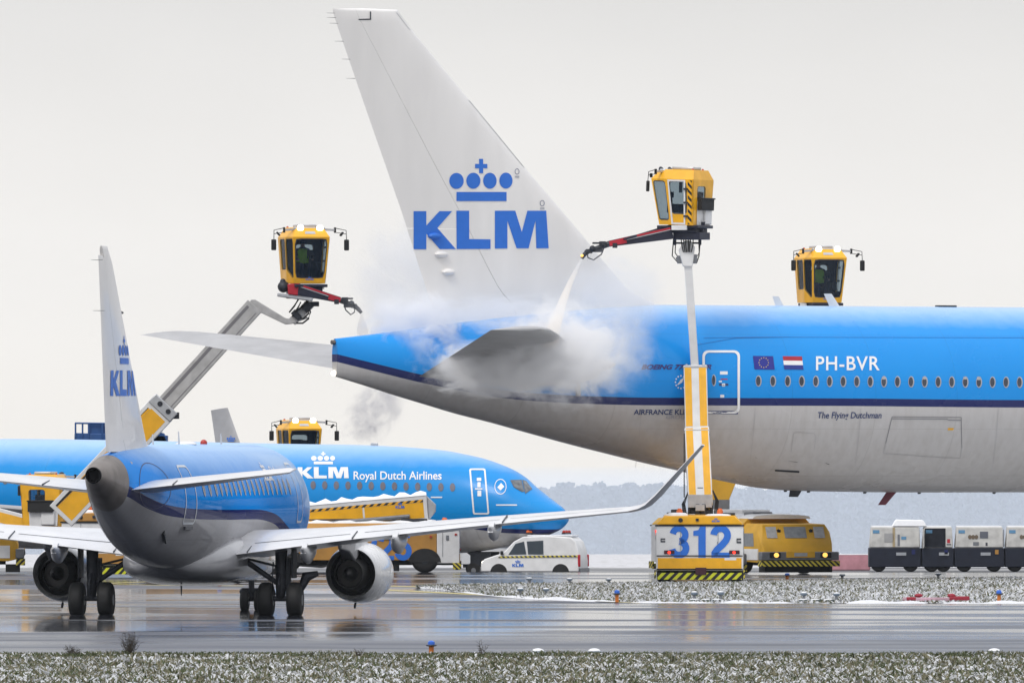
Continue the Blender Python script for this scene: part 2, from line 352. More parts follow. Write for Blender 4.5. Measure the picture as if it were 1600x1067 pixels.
# ------------------------------------------------------------------ aircraft helpers
class Body:
    """an aircraft's frame: x forward, y to port, z up; origin on the ground at X, Y"""
    def __init__(s, X, Y, yaw): s.X, s.Y, s.a = X, Y, yaw; s.c, s.s = math.cos(yaw), math.sin(yaw)
    def inv(s, px, py, y=0.):
        k = (px - HX) / F; u = (k*(s.Y + y*s.c) - s.X + y*s.s) / (s.c - k*s.s)
        return u, CZ + (HY - py) * (s.Y + u*s.s + y*s.c) / F
    def shape(s, top, bot, hw, stripe, p=2.0):
        s.top, s.bot, s.hw, s.st, s.p = top, bot, hw, stripe, p
    def surf(s, u, z):
        t, b = s.top(u), s.bot(u); zc = (t + b) / 2; q = min(.999, abs(z - zc) / max((t - b) / 2, .01))
        return s.hw(u) * (1 - q**s.p) ** (1 / s.p)
    def side(s, px, py, eps=.012):
        y = -2.
        for _ in range(12):
            u, z = s.inv(px, py, y); y = -s.surf(u, z) - eps
        return (u, y, z)
    def fuselage(s, us, m, parent, n=72, name='fuselage'):
        b = MB(); rings = []; at_ = []
        for u in us:
            t, bo, h = s.top(u), s.bot(u), s.hw(u); zc = (t + bo) / 2; hz = (t - bo) / 2; r = []
            for k in range(n):
                a = 2*math.pi*k/n; ca, sa = math.cos(a), math.sin(a); e = 2 / s.p
                q = (u, h*math.copysign(abs(ca)**e, ca), zc + hz*math.copysign(abs(sa)**e, sa)); r.append(q); at_.append(q[2] - s.st(u))
            rings.append(r)
        b.loft(rings); return b.build(name, m, parent, smooth=60, attr={'stripe': at_})
def naca(x, t): return 5*t*(.2969*math.sqrt(max(x, 0)) - .126*x - .3516*x*x + .2843*x**3 - .1036*x**4)
def foil_ring(le, te, nrm, t, n=14, x0=0., x1=1., camber=0.):
    le, te, nrm = Vector(le), Vector(te), Vector(nrm); d = te - le; c = d.length
    xs = [x0 + (x1 - x0)*(1 - math.cos(math.pi*i/n))/2 for i in range(n + 1)]
    cm = lambda x: camber*c*4*x*(1-x)
    up = [le + d*x + nrm*(naca(x, t)*c + cm(x)) for x in xs]; lo = [le + d*x + nrm*(-naca(x, t)*c + cm(x)) for x in xs]
    return up + list(reversed(lo))
def wheel(parent, c, r, wd, axis, flat=None, rim_m=midgrey, rim_r=.55, name='tyre', rim_under=None):
    """tyre with a rounded shoulder and its rim; the tread is flattened where it stands"""
    c = Vector(c); ax = Vector(axis).normalized(); a = c - ax*wd/2; b = c + ax*wd/2
    t = MB(); t.rev(a, b, [(0, r*.60), (wd*.02, r*.80), (wd*.1, r*.92), (wd*.22, r*.985), (wd*.38, r), (wd*.62, r), (wd*.78, r*.985), (wd*.9, r*.92), (wd*.98, r*.80), (wd, r*.60)], 36)
    if flat is not None: t.v = [(x, y, max(z, flat)) for x, y, z in t.v]
    o = t.build(name, black, parent, smooth=40)
    k = MB(); k.rev(a - ax*.005, b + ax*.005, [(0, r*.12), (.0, r*.3), (wd*.12, r*.36), (wd*.05, r*rim_r), (wd*.03, r*.62), (wd + .01 - wd*.03, r*.62), (wd + .01 - wd*.05, r*rim_r), (wd + .01 - wd*.12, r*.36), (wd + .01, r*.3), (wd + .01, r*.12)], 20)
    k.build('rim', rim_m, rim_under or o)
    return o

def stroke(path, wd):
    P = [Vector((x, y, 0)) for x, y in path]; L = []; Rr = []
    for i, p in enumerate(P):
        d = (P[min(i+1, len(P)-1)] - P[max(i-1, 0)]).normalized(); n = Vector((-d.y, d.x, 0)); L.append((p.x + n.x*wd/2, p.y + n.y*wd/2)); Rr.append((p.x - n.x*wd/2, p.y - n.y*wd/2))
    return L + Rr[::-1]
def arc(cx, cy, rx, ry, a0, a1, n=14): return [(cx + rx*math.cos(R(a0 + (a1-a0)*i/n)), cy + ry*math.sin(R(a0 + (a1-a0)*i/n))) for i in range(n + 1)]
def digit(c):
    """bold grotesque numeral as outlines; 0.62 wide, 1 high, y down"""
    w_ = .215
    if c == '1': return [[(.10, .16), (.26, .13), (.33, 0), (.49, 0), (.49, 1), (.26, 1), (.26, .31), (.10, .31)]]
    if c == '2': return [stroke(arc(.31, .30, .22, .22, 185, 375) + [(.48, .46), (.36, .60), (.20, .75), (.10, .90)], w_), [(.02, .84), (.60, .84), (.60, 1), (.02, 1)]]
    if c == '3': return [stroke(arc(.30, .285, .20, .205, 190, 442), w_ * .95), stroke(arc(.30, .705, .22, .215, -88, 172), w_)]
    if c == '5': return [[(.10, 0), (.56, 0), (.56, .15), (.23, .15), (.20, .36), (.06, .50), (.04, .50)], stroke(arc(.29, .66, .23, .26, -125, 165), w_)]
    return []
def number_loops(s, gap_=.03):
    return [[((x + i*(.62 + gap_)) / (len(s)*.62 + (len(s)-1)*gap_), y) for x, y in lp] for i, c in enumerate(s) for lp in digit(c)]
# ------------------------------------------------------------------ the setting
def sheet(name, ys, x0, x1, off, m, nx=2, kind='structure', label=None):
    """a strip of ground following the terrain; x0, x1 are functions of y"""
    b = MB(); vs = []; fs = []
    for y in ys:
        a, c = x0(y), x1(y)
        for i in range(nx + 1): vs.append((a + (c - a)*i/nx, y, gz(y) + off))
    k = nx + 1
    for j in range(len(ys) - 1):
        for i in range(nx): fs.append((j*k+i, j*k+i+1, (j+1)*k+i+1, (j+1)*k+i))
    b.add(vs, fs); o = b.build(name, m, None, smooth=80); o['kind'] = kind
    return o
def ys(a, b, n): return [a + (b - a)*i/n for i in range(n + 1)]
def wet_mat(name, dry, wetc, puddle=.465, rdry=.42, rwet=.08):
    m = bpy.data.materials.new(name); m.use_nodes = True; t = m.node_tree; p = t.nodes['Principled BSDF']
    g = N(t, 'ShaderNodeTexCoord')
    def noise(scl, st, det=4):
        mpn = N(t, 'ShaderNodeMapping'); mpn.inputs['Scale'].default_value = st; nz = N(t, 'ShaderNodeTexNoise')
        nz.inputs['Scale'].default_value = scl; nz.inputs['Detail'].default_value = det
        t.links.new(g.outputs['Object'], mpn.inputs[0]); t.links.new(mpn.outputs[0], nz.inputs['Vector']); return nz
    def mapr(s, a, b, c, d):
        r = N(t, 'ShaderNodeMapRange'); r.inputs['From Min'].default_value = a; r.inputs['From Max'].default_value = b
        r.inputs['To Min'].default_value = c; r.inputs['To Max'].default_value = d; t.links.new(s, r.inputs['Value']); return r.outputs[0]
    n1 = noise(1, (.05, .11, 1), 6); n2 = noise(1, (.35, .9, 1), 5); n3 = noise(1, (.012, .16, 1), 3)
    ad = N(t, 'ShaderNodeMath', operation='MULTIPLY_ADD'); ad.inputs[1].default_value = .6
    t.links.new(n1.outputs['Fac'], ad.inputs[0])
    m2 = N(t, 'ShaderNodeMath', operation='MULTIPLY'); m2.inputs[1].default_value = .4; t.links.new(n3.outputs['Fac'], m2.inputs[0]); t.links.new(m2.outputs[0], ad.inputs[2])
    wet0 = mapr(ad.outputs[0], puddle - .05, puddle + .04, 0, 1)
    gy_ = N(t, 'ShaderNodeSeparateXYZ'); t.links.new(g.outputs['Object'], gy_.inputs[0])
    sh = mapr(gy_.outputs['Y'], 318, 334, .5, 1); wm = N(t, 'ShaderNodeMath', operation='MULTIPLY'); t.links.new(wet0, wm.inputs[0]); t.links.new(sh, wm.inputs[1]); wet = wm.outputs[0]
    cx = N(t, 'ShaderNodeMix', data_type='RGBA'); cx.inputs['A'].default_value = (*dry, 1); cx.inputs['B'].default_value = (*wetc, 1)
    t.links.new(wet, cx.inputs['Factor'])
    dk = N(t, 'ShaderNodeMix', data_type='RGBA', blend_type='MULTIPLY'); dk.inputs['Factor'].default_value = 1
    v = mapr(n2.outputs['Fac'], .3, .75, .7, 1.15); t.links.new(cx.outputs['Result'], dk.inputs['A']); t.links.new(v, dk.inputs['B'])
    t.links.new(dk.outputs['Result'], p.inputs['Base Color'])
    r = N(t, 'ShaderNodeMix', data_type='FLOAT'); r.inputs['A'].default_value = rdry; r.inputs['B'].default_value = rwet
    t.links.new(wet, r.inputs['Factor']); t.links.new(r.outputs['Result'], p.inputs['Roughness'])
    sp = N(t, 'ShaderNodeMix', data_type='FLOAT'); sp.inputs['A'].default_value = .14; sp.inputs['B'].default_value = .42
    t.links.new(wet, sp.inputs['Factor']); t.links.new(sp.outputs['Result'], p.inputs['Specular IOR Level'])
    p.inputs['Specular Tint'].default_value = (.80, .87, 1, 1)
    bp = N(t, 'ShaderNodeBump'); bp.inputs['Distance'].default_value = .004
    inv = mapr(wet, 0, 1, .5, .03); t.links.new(inv, bp.inputs['Strength'])
    n4 = noise(6, (1, 1, 1), 3); t.links.new(n4.outputs['Fac'], bp.inputs['Height']); t.links.new(bp.outputs[0], p.inputs['Normal'])
    return m
def snowgrass_mat(name, lo=.42, hi=.6, green=(.035, .05, .012), straw=(.13, .11, .05), sn=(.66, .67, .70)):
    m = bpy.data.materials.new(name); m.use_nodes = True; t = m.node_tree; p = t.nodes['Principled BSDF']; p.inputs['Roughness'].default_value = .8
    g = N(t, 'ShaderNodeTexCoord')
    n1 = N(t, 'ShaderNodeTexNoise'); n1.inputs['Scale'].default_value = 1.6; n1.inputs['Detail'].default_value = 8
    n2 = N(t, 'ShaderNodeTexNoise'); n2.inputs['Scale'].default_value = .7
    t.links.new(g.outputs['Object'], n1.inputs['Vector']); t.links.new(g.outputs['Object'], n2.inputs['Vector'])
    a = N(t, 'ShaderNodeMix', data_type='RGBA'); a.inputs['A'].default_value = (*green, 1); a.inputs['B'].default_value = (*straw, 1); t.links.new(n2.outputs['Fac'], a.inputs['Factor'])
    r = N(t, 'ShaderNodeMapRange'); r.inputs['From Min'].default_value = lo; r.inputs['From Max'].default_value = hi; t.links.new(n1.outputs['Fac'], r.inputs['Value'])
    b = N(t, 'ShaderNodeMix', data_type='RGBA'); b.inputs['B'].default_value = (*sn, 1); t.links.new(r.outputs[0], b.inputs['Factor']); t.links.new(a.outputs['Result'], b.inputs['A'])
    t.links.new(b.outputs['Result'], p.inputs['Base Color']); return m
snow_ground = snowgrass_mat('snowy ground', .30, .45, sn=(.54, .54, .56))
verge_soil = snowgrass_mat('snowy turf', .42, .58)
strip_soil = snowgrass_mat('snowy strip turf', .36, .55)
concrete = wet_mat('wet pavement', (.075, .082, .108), (.03, .034, .046))
apron_m = wet_mat('wet apron', (.07, .07, .08), (.045, .045, .05), .5, .5, .2)
ground_o = sheet('ground', [-60, 0, 100, 200, 260, 300, 350, 400] + ys(409, 432, 8) + [450, 476] + ys(478, 500, 8) + ys(510, 620, 6) + [660, 700, 750, 800, 900, 1000, 1200, 1500, 2000, 2600, 3300, 4000, 4300],
                 lambda y: -900, lambda y: 900, -.02, snow_ground, 8)
taxi = sheet('taxiway', ys(303, 409, 30) + ys(411, 432, 10) + ys(436, 476, 6) + ys(478, 500, 8), lambda y: -900, lambda y: 900, 0, concrete, 4)
apron = sheet('apron', ys(500.01, 560, 12), lambda y: -900, lambda y: 900, 0, apron_m, 4)
# turf strip between the taxiway and the apron road
def strip_near(x): return float(np.interp(x, [-3.05, .39, 4.1, 8, 17, 60], [427.0, 414.5, 408.8, 407.6, 406, 404]))
def strip_far(x): return float(np.interp(x, [-3.05, 0, 4.2, 8.5, 17.3, 60], [427.4, 432.0, 436.5, 443, 455, 470]))
def turf(name, xs, near, far, off, m, ny=10):
    b = MB(); vs = []; fs = []
    for x in xs:
        a, c = near(x), far(x)
        for j in range(ny + 1):
            y = a + (c - a)*j/ny; vs.append((x, y, gz(y) + off))
    k = ny + 1
    for i in range(len(xs) - 1):
        for j in range(ny): fs.append((i*k+j, (i+1)*k+j, (i+1)*k+j+1, i*k+j+1))
    b.add(vs, fs); o = b.build(name, m, None, smooth=80); o['kind'] = 'structure'; return o
turf('snowy_strip', ys(-3.05, 60, 60), strip_near, strip_far, .012, strip_soil)
near_turf = snowgrass_mat('low bounce turf', .52, .74)
sheet('field', ys(-60, 270, 12), lambda y: -900, lambda y: 900, 0, near_turf, 4)  # unseen dark sheet added to cut ground bounce onto the undersides
turf('verge', ys(-60, 60, 40), lambda x: 255, lambda x: 304 + .35*math.sin(x*.7), .012, verge_soil, 20)
# painted lines on the taxiway
line_y = mat('yellow line paint', (.55, .47, .20), .5, var=.3, scale=4)
line_w = mat('white line paint', (.5, .5, .5), .5, var=.3, scale=4)
def line(pts, wd, m, name='painted_line'):
    b = MB(); n = len(pts); vs = []
    for i, (x, y) in enumerate(pts):
        vs += [(x, y - wd/2, gz(y - wd/2) + .006), (x, y + wd/2, gz(y + wd/2) + .006)]
    b.add(vs, [(2*i, 2*i+2, 2*i+3, 2*i+1) for i in range(n - 1)]); o = b.build(name, m, None, smooth=0); o['kind'] = 'structure'
def gy(py):                       # distance of the flat taxiway seen at that row
    return F * (CZ - .3) / (py - HY)
def lp(pts): return [((px - HX) * gy(py) / F, gy(py)) for px, py in pts]
line(lp([(600, 932.5), (680, 934), (760, 935.5), (870, 938), (1000, 942)]), 1.2, line_y)
line([((px - HX)*Y/F, Y) for px, Y in ((585, 430.5), (620, 429.5), (660, 428.5), (688, 427.6))], 1.5, line_y)
line(lp([(60, 929), (180, 925), (260, 921.5), (350, 921)]), 2.0, line_y)
line(lp([(180, 926.5), (260, 929), (380, 929.5)]), .8, line_y)
line(lp([(-200, 951), (200, 955), (600, 957), (1100, 968)]), .5, line_w)

# turf blades: short grass standing in snow, one mass
grass_g = mat('grass blades', (.065, .085, .028), .7, var=.4, scale=2)
grass_s = mat('straw blades', (.19, .175, .11), .8, var=.4, scale=2)
grass_w = mat('snow on blades', (.56, .57, .59), .7, var=.08)
def blades(name, n, place, hgt, label, wts):
    xs, yv, zs = place(n); h = hgt(xs, yv) * rng.uniform(.5, 1.25, n); wdt = rng.uniform(.010, .03, n) * (1 + .4*rng.random(n))
    lean = rng.normal(0, .8, (n, 2)) * h[:, None]; ang = rng.uniform(0, math.pi, n); pn = .5*np.sin(xs*2.3 + 2*np.sin(yv*.9)) + .5*np.sin(xs*.71 - yv*.53 + 1.3) + .4*np.sin(xs*5.1 + yv*1.7)
    q_ = np.clip(rng.random(n) + .16*pn, 0, .999); kind = np.where(q_ < wts[0], 0, np.where(q_ < wts[0] + wts[1], 1, 2))
    wdt = np.where(kind == 2, wdt * 1.15, wdt); h = np.where(kind == 2, h * .85, h)
    dx = np.cos(ang) * wdt; dy = np.sin(ang) * wdt
    base = np.stack([xs, yv, zs], 1)
    v = np.zeros((n, 4, 3))
    v[:, 0] = base + np.stack([-dx, -dy, 0*dx], 1); v[:, 1] = base + np.stack([dx, dy, 0*dx], 1)
    top = base + np.stack([lean[:, 0], lean[:, 1], h], 1)
    tw = np.where(kind == 2, .8, .25)
    v[:, 2] = top + np.stack([dx*tw, dy*tw, 0*dx], 1); v[:, 3] = top - np.stack([dx*tw, dy*tw, 0*dx], 1)
    me = bpy.data.meshes.new(name); me.vertices.add(4*n); me.vertices.foreach_set('co', v.reshape(-1))
    me.loops.add(4*n); me.loops.foreach_set('vertex_index', np.arange(4*n)); me.polygons.add(n)
    me.polygons.foreach_set('loop_start', np.arange(n)*4); me.polygons.foreach_set('loop_total', np.full(n, 4))
    for m in (grass_g, grass_s, grass_w): me.materials.append(m)
    me.polygons.foreach_set('material_index', kind.astype(np.int32)); me.update(); me.validate()
    o = bpy.data.objects.new(name, me); C.objects.link(o); tag(o, label, 'grass', None, 'stuff'); return o
def in_verge(n):
    y = 304.2 - 42*rng.random(n)**1.3; return rng.uniform(-14, 14, n), y, np.full(n, .31)
def in_edge(n):
    x = rng.uniform(-14, 14, n); return x, 304.0 + .35*np.sin(x*.7) - np.abs(rng.normal(0, 1.6, n)), np.full(n, .31)
def in_strip(n):
    x = rng.uniform(-3, 20, n); a = np.array([strip_near(q) for q in x]); c = np.array([strip_far(q) for q in x]); y = a + (c - a)*rng.random(n)
    return x, y, np.array([gz(q) for q in y]) + .01
patch = lambda x, y: .085 + .04*np.sin(x*1.9 + y*.6) * np.sin(x*.63 - y*.35)
blades('verge_grass', 46000, in_verge, patch, 'snow covered rough grass in the foreground beside the taxiway', [.34, .44, .22])
blades('verge_edge_grass', 7000, in_edge, lambda x, y: np.full(len(x), .09), 'band of green grass along the near edge of the taxiway', [.82, .15, .03])
blades('strip_grass', 32000, in_strip, lambda x, y: np.full(len(x), .085), 'snowy grass strip between the taxiway and the deicing apron', [.16, .34, .50])

# ploughed snow along the near edge of the strip
b = MB(); rings = []
for k in range(90):
    x = -2.9 + k*.26; y = strip_near(x) + .25 + .12*math.sin(x*2.1); h = .055 + .03*math.sin(x*1.3) + .025*math.sin(x*4.7 + 1) - (.05 if (4.9 < x < 6.6 or 8.4 < x < 10.3) else 0); h = max(h, .008)
    rings.append([(x, y - .45, gz(y) + .0), (x, y - .25, gz(y) + h*.8), (x, y, gz(y) + h), (x, y + .3, gz(y) + h*.6), (x, y + .5, gz(y) + .0)])
b.loft(rings, 0, True, True); o = b.build('snow_bank', mat('ploughed snow', (.70, .71, .74), .8, var=.12, scale=4, bump=.5), None, smooth=60); o['kind'] = 'structure'
# far misty wood: reads as one mass
leaf_m = mat('misty foliage', (.13, .16, .21), .95, var=.25, scale=.05)
def wood():
    nt_ = 190; cx = np.linspace(-330, 330, nt_) + rng.normal(0, 1.2, nt_); ch = 19.5 + 1.0*np.sin(cx*.05) * np.sin(cx*.021+1) + rng.normal(0, .35, nt_)
    m = 280000; k = rng.integers(0, nt_, m); u = rng.random(m); r = 4.6*np.sqrt(np.clip(1 - (1.7*u - .8)**2, .1, 1))
    th = rng.uniform(0, 2*math.pi, m); q = np.sqrt(rng.random(m))
    px = cx[k] + r*q*np.cos(th); py = 4000 + (k % 3)*5. + r*q*np.sin(th); pz = -26.8 + ch[k]*u**.85 + rng.normal(0, .3, m)
    s = rng.uniform(.4, .95, m); nrm = rng.normal(0, 1, (m, 3)); nrm /= np.linalg.norm(nrm, axis=1)[:, None]
    t = np.cross(nrm, rng.normal(0, 1, (m, 3))); t /= np.linalg.norm(t, axis=1)[:, None]; bt = np.cross(nrm, t)
    c = np.stack([px, py, pz], 1); v = np.zeros((m, 4, 3))
    for i, (a, b) in enumerate(((-1, -.6), (1, -.6), (1, .6), (-1, .6))): v[:, i] = c + (t*a + bt*b)*s[:, None]
    me = bpy.data.meshes.new('far_wood'); me.vertices.add(4*m); me.vertices.foreach_set('co', v.reshape(-1))
    me.loops.add(4*m); me.loops.foreach_set('vertex_index', np.arange(4*m)); me.polygons.add(m)
    me.polygons.foreach_set('loop_start', np.arange(m)*4); me.polygons.foreach_set('loop_total', np.full(m, 4)); me.materials.append(leaf_m); me.update()
    o = bpy.data.objects.new('far_wood', me); C.objects.link(o); tag(o, 'distant belt of trees fading into the winter mist', 'woodland', None, 'stuff')
wood()
# ================================================================== wide-body airliner being deiced
def build_widebody():
    yaw = R(32.7); B = Body(-5.76, 436.4, yaw)
    t = thing('wide_body_airliner', 'large blue and white wide-body airliner, tall white tail fin, being sprayed with steam rising', 'airliner', (B.X, B.Y, 0), yaw)
    P = lambda px, py, y=0.: B.inv(px, py, y)
    topp = [P(*q) for q in ((523, 529), (566, 524), (607, 519), (682, 508), (730, 502), (800, 493), (870, 485), (950, 478.5), (1030, 476.3))]
    botp = [P(*q) for q in ((523, 588), (575, 604), (622, 619), (669, 633), (716, 647), (768, 660), (830, 677), (900, 696), (960, 711), (1015, 724.5), (1071, 737), (1112, 747), (1150, 755), (1187, 762), (1240, 766.5))]
    zt = topp[-1][1]; zb = 3.52
    top = pchip([p[0] for p in topp] + [20, 62, 66, 70, 72.6, 73.9], [p[1] for p in topp] + [zt, zt, zt - .25, zt - 1.3, zt - 2.9, 6.0])
    bot = pchip([p[0] for p in botp] + [24, 66, 70, 73, 73.9], [p[1] for p in botp] + [zb, zb, zb + .35, zb + 1.4, 5.6])
    hw = pchip([0, .6, 2, 5, 9, 13, 17, 20, 23, 63, 68, 71, 73, 73.9], [.16, .32, .72, 1.32, 2.02, 2.56, 2.9, 3.04, 3.1, 3.1, 2.75, 1.95, .95, .1])
    stp = [((523, 564), .2), ((575, 576), .6), ((631, 589), 1.0), ((669, 597), 1.3), ((725, 607), 1.7), ((800, 620), 2.2), ((854, 625.5), 2.5), ((947, 630.8), 2.8), ((1040, 633), 3), ((1300, 634), 3.1), ((1600, 636.6), 3.1)]
    sp = [P(*q, -y) for q, y in stp]; st = pchip([p[0] for p in sp] + [75], [p[1] for p in sp] + [sp[-1][1]])
    B.shape(top, bot, hw, st)
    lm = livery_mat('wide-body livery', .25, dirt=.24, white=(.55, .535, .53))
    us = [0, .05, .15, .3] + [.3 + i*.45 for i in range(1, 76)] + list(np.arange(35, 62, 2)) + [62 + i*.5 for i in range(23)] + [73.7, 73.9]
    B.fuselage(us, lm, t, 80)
    side = B.side; sd = lambda px, py: side(px, py, .014)
    # tail cone exhaust and white tail light
    b = MB(); b.cyl((-.12, 0, top(0) - .12), (.1, 0, top(0) - .12), .07, .09, 10); b.build('exhaust_outlet', titan, t)
    b = MB(); b.ball((-.03, 0, bot(0) + .1), .09); b.build('tail_light', lamp_lit, t)
    # vertical tail
    le = [P(*q) for q in ((622, 20), (642, 46), (730, 153), (817, 259), (900, 356), (950, 417), (975, 446), (1000, 466), (1032, 478))]
    te = [P(*q) for q in ((520, 20), (575, 180), (628, 332), (650, 402), (683, 503), (690, 522))]
    fle = lambda z: float(np.interp(z, [p[1] for p in reversed(le)], [p[0] for p in reversed(le)]))
    fte = lambda z: float(np.interp(z, [p[1] for p in reversed(te)], [p[0] for p in reversed(te)]))
    ztip = le[0][1]; zroot = 8.55; T = .095; HX_ = .66
    def half(u, z):
        a, c = fle(z), fte(z); ch = a - c; x = min(max((a - u) / ch, 0), 1)
        return naca(x, T * min(1, 8.2 / ch)) * ch
    def fin(x0, x1, z0, z1, m, name, n=16):
        b = MB(); rings = []
        k = max(4, int((z1 - z0) / .3))
        for i in range(k + 1):
            z = z0 + (z1 - z0)*i/k; a, c = fle(z), fte(z); rings.append(foil_ring((a, 0, z), (c, 0, z), (0, 1, 0), T * min(1, 8.2 / (a - c)), n, x0, x1))
        if z1 >= ztip - .01:
            for dz, s in ((.05, .85), (.09, .55), (.11, .2)):
                a, c = fle(ztip), fte(ztip); rings.append([(q[0], q[1]*s, ztip + dz*(1 - .5*abs((q[0]-c)/(a-c) - .5))) for q in foil_ring((a, 0, 0), (c, 0, 0), (0, 1, 0), T, n, x0, x1)])
        b.loft(rings); return b.build(name, m, t, smooth=50)
    fo = fin(0, HX_, zroot, ztip, fin_white, 'vertical_stabilizer')
    zsplit = P(632, 357)[1]
    fin(HX_ + .0022, 1, zroot + .25, zsplit - .012, fin_white, 'rudder'); fin(HX_ + .0022, 1, zsplit + .012, ztip, fin_white, 'rudder')
    vs = []
    fside = lambda u, z, e=.012: (u, -half(u, z) - e, z)
    def fpx(px, py):
        y = -.2
        for _ in range(6): u, z = P(px, py, y); y = -half(u, z)
        return fside(u, z)
    # bare metal leading edge strips
    for (p0, p1, wd) in (((622, 20.5), (642, 48), 5), ((731, 157), (817, 262), 3.2)):
        k = 12; A = []; Bq = []
        for i in range(k + 1):
            z = P(p0[0] + (p1[0]-p0[0])*i/k, p0[1] + (p1[1]-p0[1])*i/k)[1]; a = fle(z)
            for lst, d in ((A, .002), (Bq, wd/40)): lst.append(d)
            vs.append([fside(a - wd/40, z, .006), (a + .012, 0, z), (a - wd/40, half(a - wd/40, z) + .006, z)])
    for part_ in (vs[:13], vs[13:]):
        bb = MB()
        for p_, q_ in zip(part_, part_[1:]): bb.add(p_ + q_, [(0, 1, 4, 3), (1, 2, 5, 4)])
        bb.build('leading_edge_strip', mat('bare metal edge', (.16, .18, .20), .4, .4), fo, smooth=0)
    for i, lpx in enumerate(logo(646, 248.5, 857, 389.6)):
        decal('crown_mark' if i >= 3 else 'letter', logo_blue, fo, fpx, loops=[lpx], cutx=8, cuty=8)
    for cx, cy in ((807.7, 268.3), (847, 317.7)):
        ring_decal('inspection_mark', plate_dark, fo, fpx, ellipse(cx, cy, 3.6, 4.6, 20), ellipse(cx, cy, 2.9, 3.8, 20))
        decal('inspection_text', mat('faint grey print', (.45, .46, .5), .5), fo, fpx, loops=[rrect(cx - 3.4, cy + 6.6, cx + 3.4, cy + 9.6, .8)])
    for px in ((560, 30.5), ):
        decal('access_mark', gap, fo, fpx, loops=[[(560, 30.2), (579.5, 29.6), (579.5, 31.6), (560, 32)]])
    decal('access_mark', gap, fo, fpx, loops=[[(577.6, 18.5), (579.6, 18.5), (579.6, 31.5), (577.6, 31.5)]])
    for cx, cy in ((678, 369), (689, 397.5), (700, 425)):
        u, y, z = fpx(cx, cy); b = MB(); b.ball((u, y, z), (.24, .16, .11)); b.build('hinge_fairing', logo_blue if cy < 380 else fin_white, fo)
    for cx, cy in ((519.5, 21), (520, 28), (524, 37), (532, 65), (543, 93), (550, 123), (545, 18), (580, 17)):
        u, z = P(cx, cy); b = MB(); b.cyl((u + .12, 0, z), (u - .22, 0, z + (.0 if cy > 19 else .06)), .008, .004, 5); b.build('static_wick', dark, fo)
    # stabilizers
    def stab(sgn, name):
        b = MB(); rings = []
        for f in (0, .15, .35, .6, .85, .97, 1.0, 1.012):
            y = 1.2 + f*(10.75 - 1.2); g = min(f, 1.0); lu = 9.7 - g*8.25; tu = 2.5 - g*3.35
            if f > .96: lu -= (f - .96)*9
            z = 7.35 + g*1.42; th = .11 if f <= 1 else .03
            rings.append(foil_ring((lu, sgn*y, z + .02), (tu, sgn*y, z - .02), (0, -.14*sgn, .99), th, 14))
        b.loft(rings); return b.build(name, stab_grey, t, smooth=50)
    stab(-1, 'horizontal_stabilizer'); stab(1, 'horizontal_stabilizer')
    # door with painted outline
    dd = rrect(1098.5, 548.5, 1155, 645, 8, 6)
    ring_decal('door_outline', plate_white, t, sd, rrect(1097.5, 547.2, 1156.2, 646, 9, 6), rrect(1101.4, 550.8, 1152.4, 642.8, 7, 6))
    dr = decal('door', lm, t, lambda x, y: side(x, y, .006), loops=[rrect(1102.8, 552.2, 1151, 641.4, 6, 6)], cutx=9, cuty=3)
    me = dr.data; me.attributes.new('stripe', 'FLOAT', 'POINT').data.foreach_set('value', [v.co.z - st(v.co.x) for v in me.vertices])
    decal('door_sill', plate_dark, t, sd, loops=[[(1106, 641.8), (1153, 642), (1153, 647), (1106, 646.6)]], cutx=9)
    def window(px, py, rx=4.7, ry=8.9, m=pane_dark):
        b = MB(); o_ = [side(*q, .012) for q in ellipse(px, py, rx, ry, 20)]; i_ = [side(*q, .016) for q in ellipse(px - .5, py, rx*.74, ry*.82, 20)]
        b.add(o_ + i_, [(k, (k+1) % 20, 20 + (k+1) % 20, 20 + k) for k in range(20)], 0); b.add(i_, [tuple(range(20))], 1)
        return b.build('window', [pane_rim, m], t, smooth=0)
    wx = [1185.3, 1208, 1231, 1253, 1275, 1296.5] + [1317.8 + 21.2*i for i in range(24)]
    for i, x in enumerate(wx):
        window(x, 595.2 + (x - 1185)*.0049)
        if i in (9, 15, 16, 12): decal('window_blind', pane_rim, t, lambda a, c: side(a, c, .018), loops=[rrect(x - 3.4, 588.5, x + 2.2, 592.6 + (i % 3), 1)])
    window(1115.5, 594, 3.4, 9.2)
    for q, m in (((1125, 580, 1137, 585), plate_white), ((1126, 591.5, 1137, 593), red), ((1123, 594.8, 1128, 597), plate_white), ((1123.5, 599, 1138, 602.5), plate_dark), ((1128, 599, 1133, 603.6), plate_white), ((1125.5, 616.5, 1131.5, 621), plate_white)):
        decal('door_marking', m, t, sd, loops=[rrect(*q, .8)])
    # flags, registration and titles
    def flag(loops): 
        for lpx, m in loops: decal('flag', m, t, sd, loops=[lpx], cuty=3)
    sk = lambda x0, y0, x1, y1: [(x0 + (y0 - 556)*.12, y0), (x1 + (y0 - 556)*.12, y0 + .4), (x1 + (y1 - 556)*.12, y1 + .4), (x0 + (y1 - 556)*.12, y1)]
    flag([(sk(1176.4, 556, 1208, 577), mat('flag blue', (.012, .02, .28), .4)), (sk(1223, 556.4, 1253, 563.2), mat('flag red', (.42, .008, .03), .4)), (sk(1223, 563.2, 1253, 570), plate_white), (sk(1223, 570, 1253, 577), mat('flag navy', (.012, .03, .26), .4))])
    star = mat('flag star yellow', (.8, .62, .1), .5)
    for k in range(12):
        a = R(30*k); decal('flag_star', star, t, lambda x, y: side(x, y, .02), loops=[ellipse(1193.4 + 7.4*math.cos(a), 566.4 + 7.6*math.sin(a), .75, .85, 6)])
    decal('registration', plate_white, t, sd, tx=text2d('PH-BVR', .012, 0, 1.08), box=(1275, 556.6, 1374.5, 578.6), cuty=3, cutx=12)
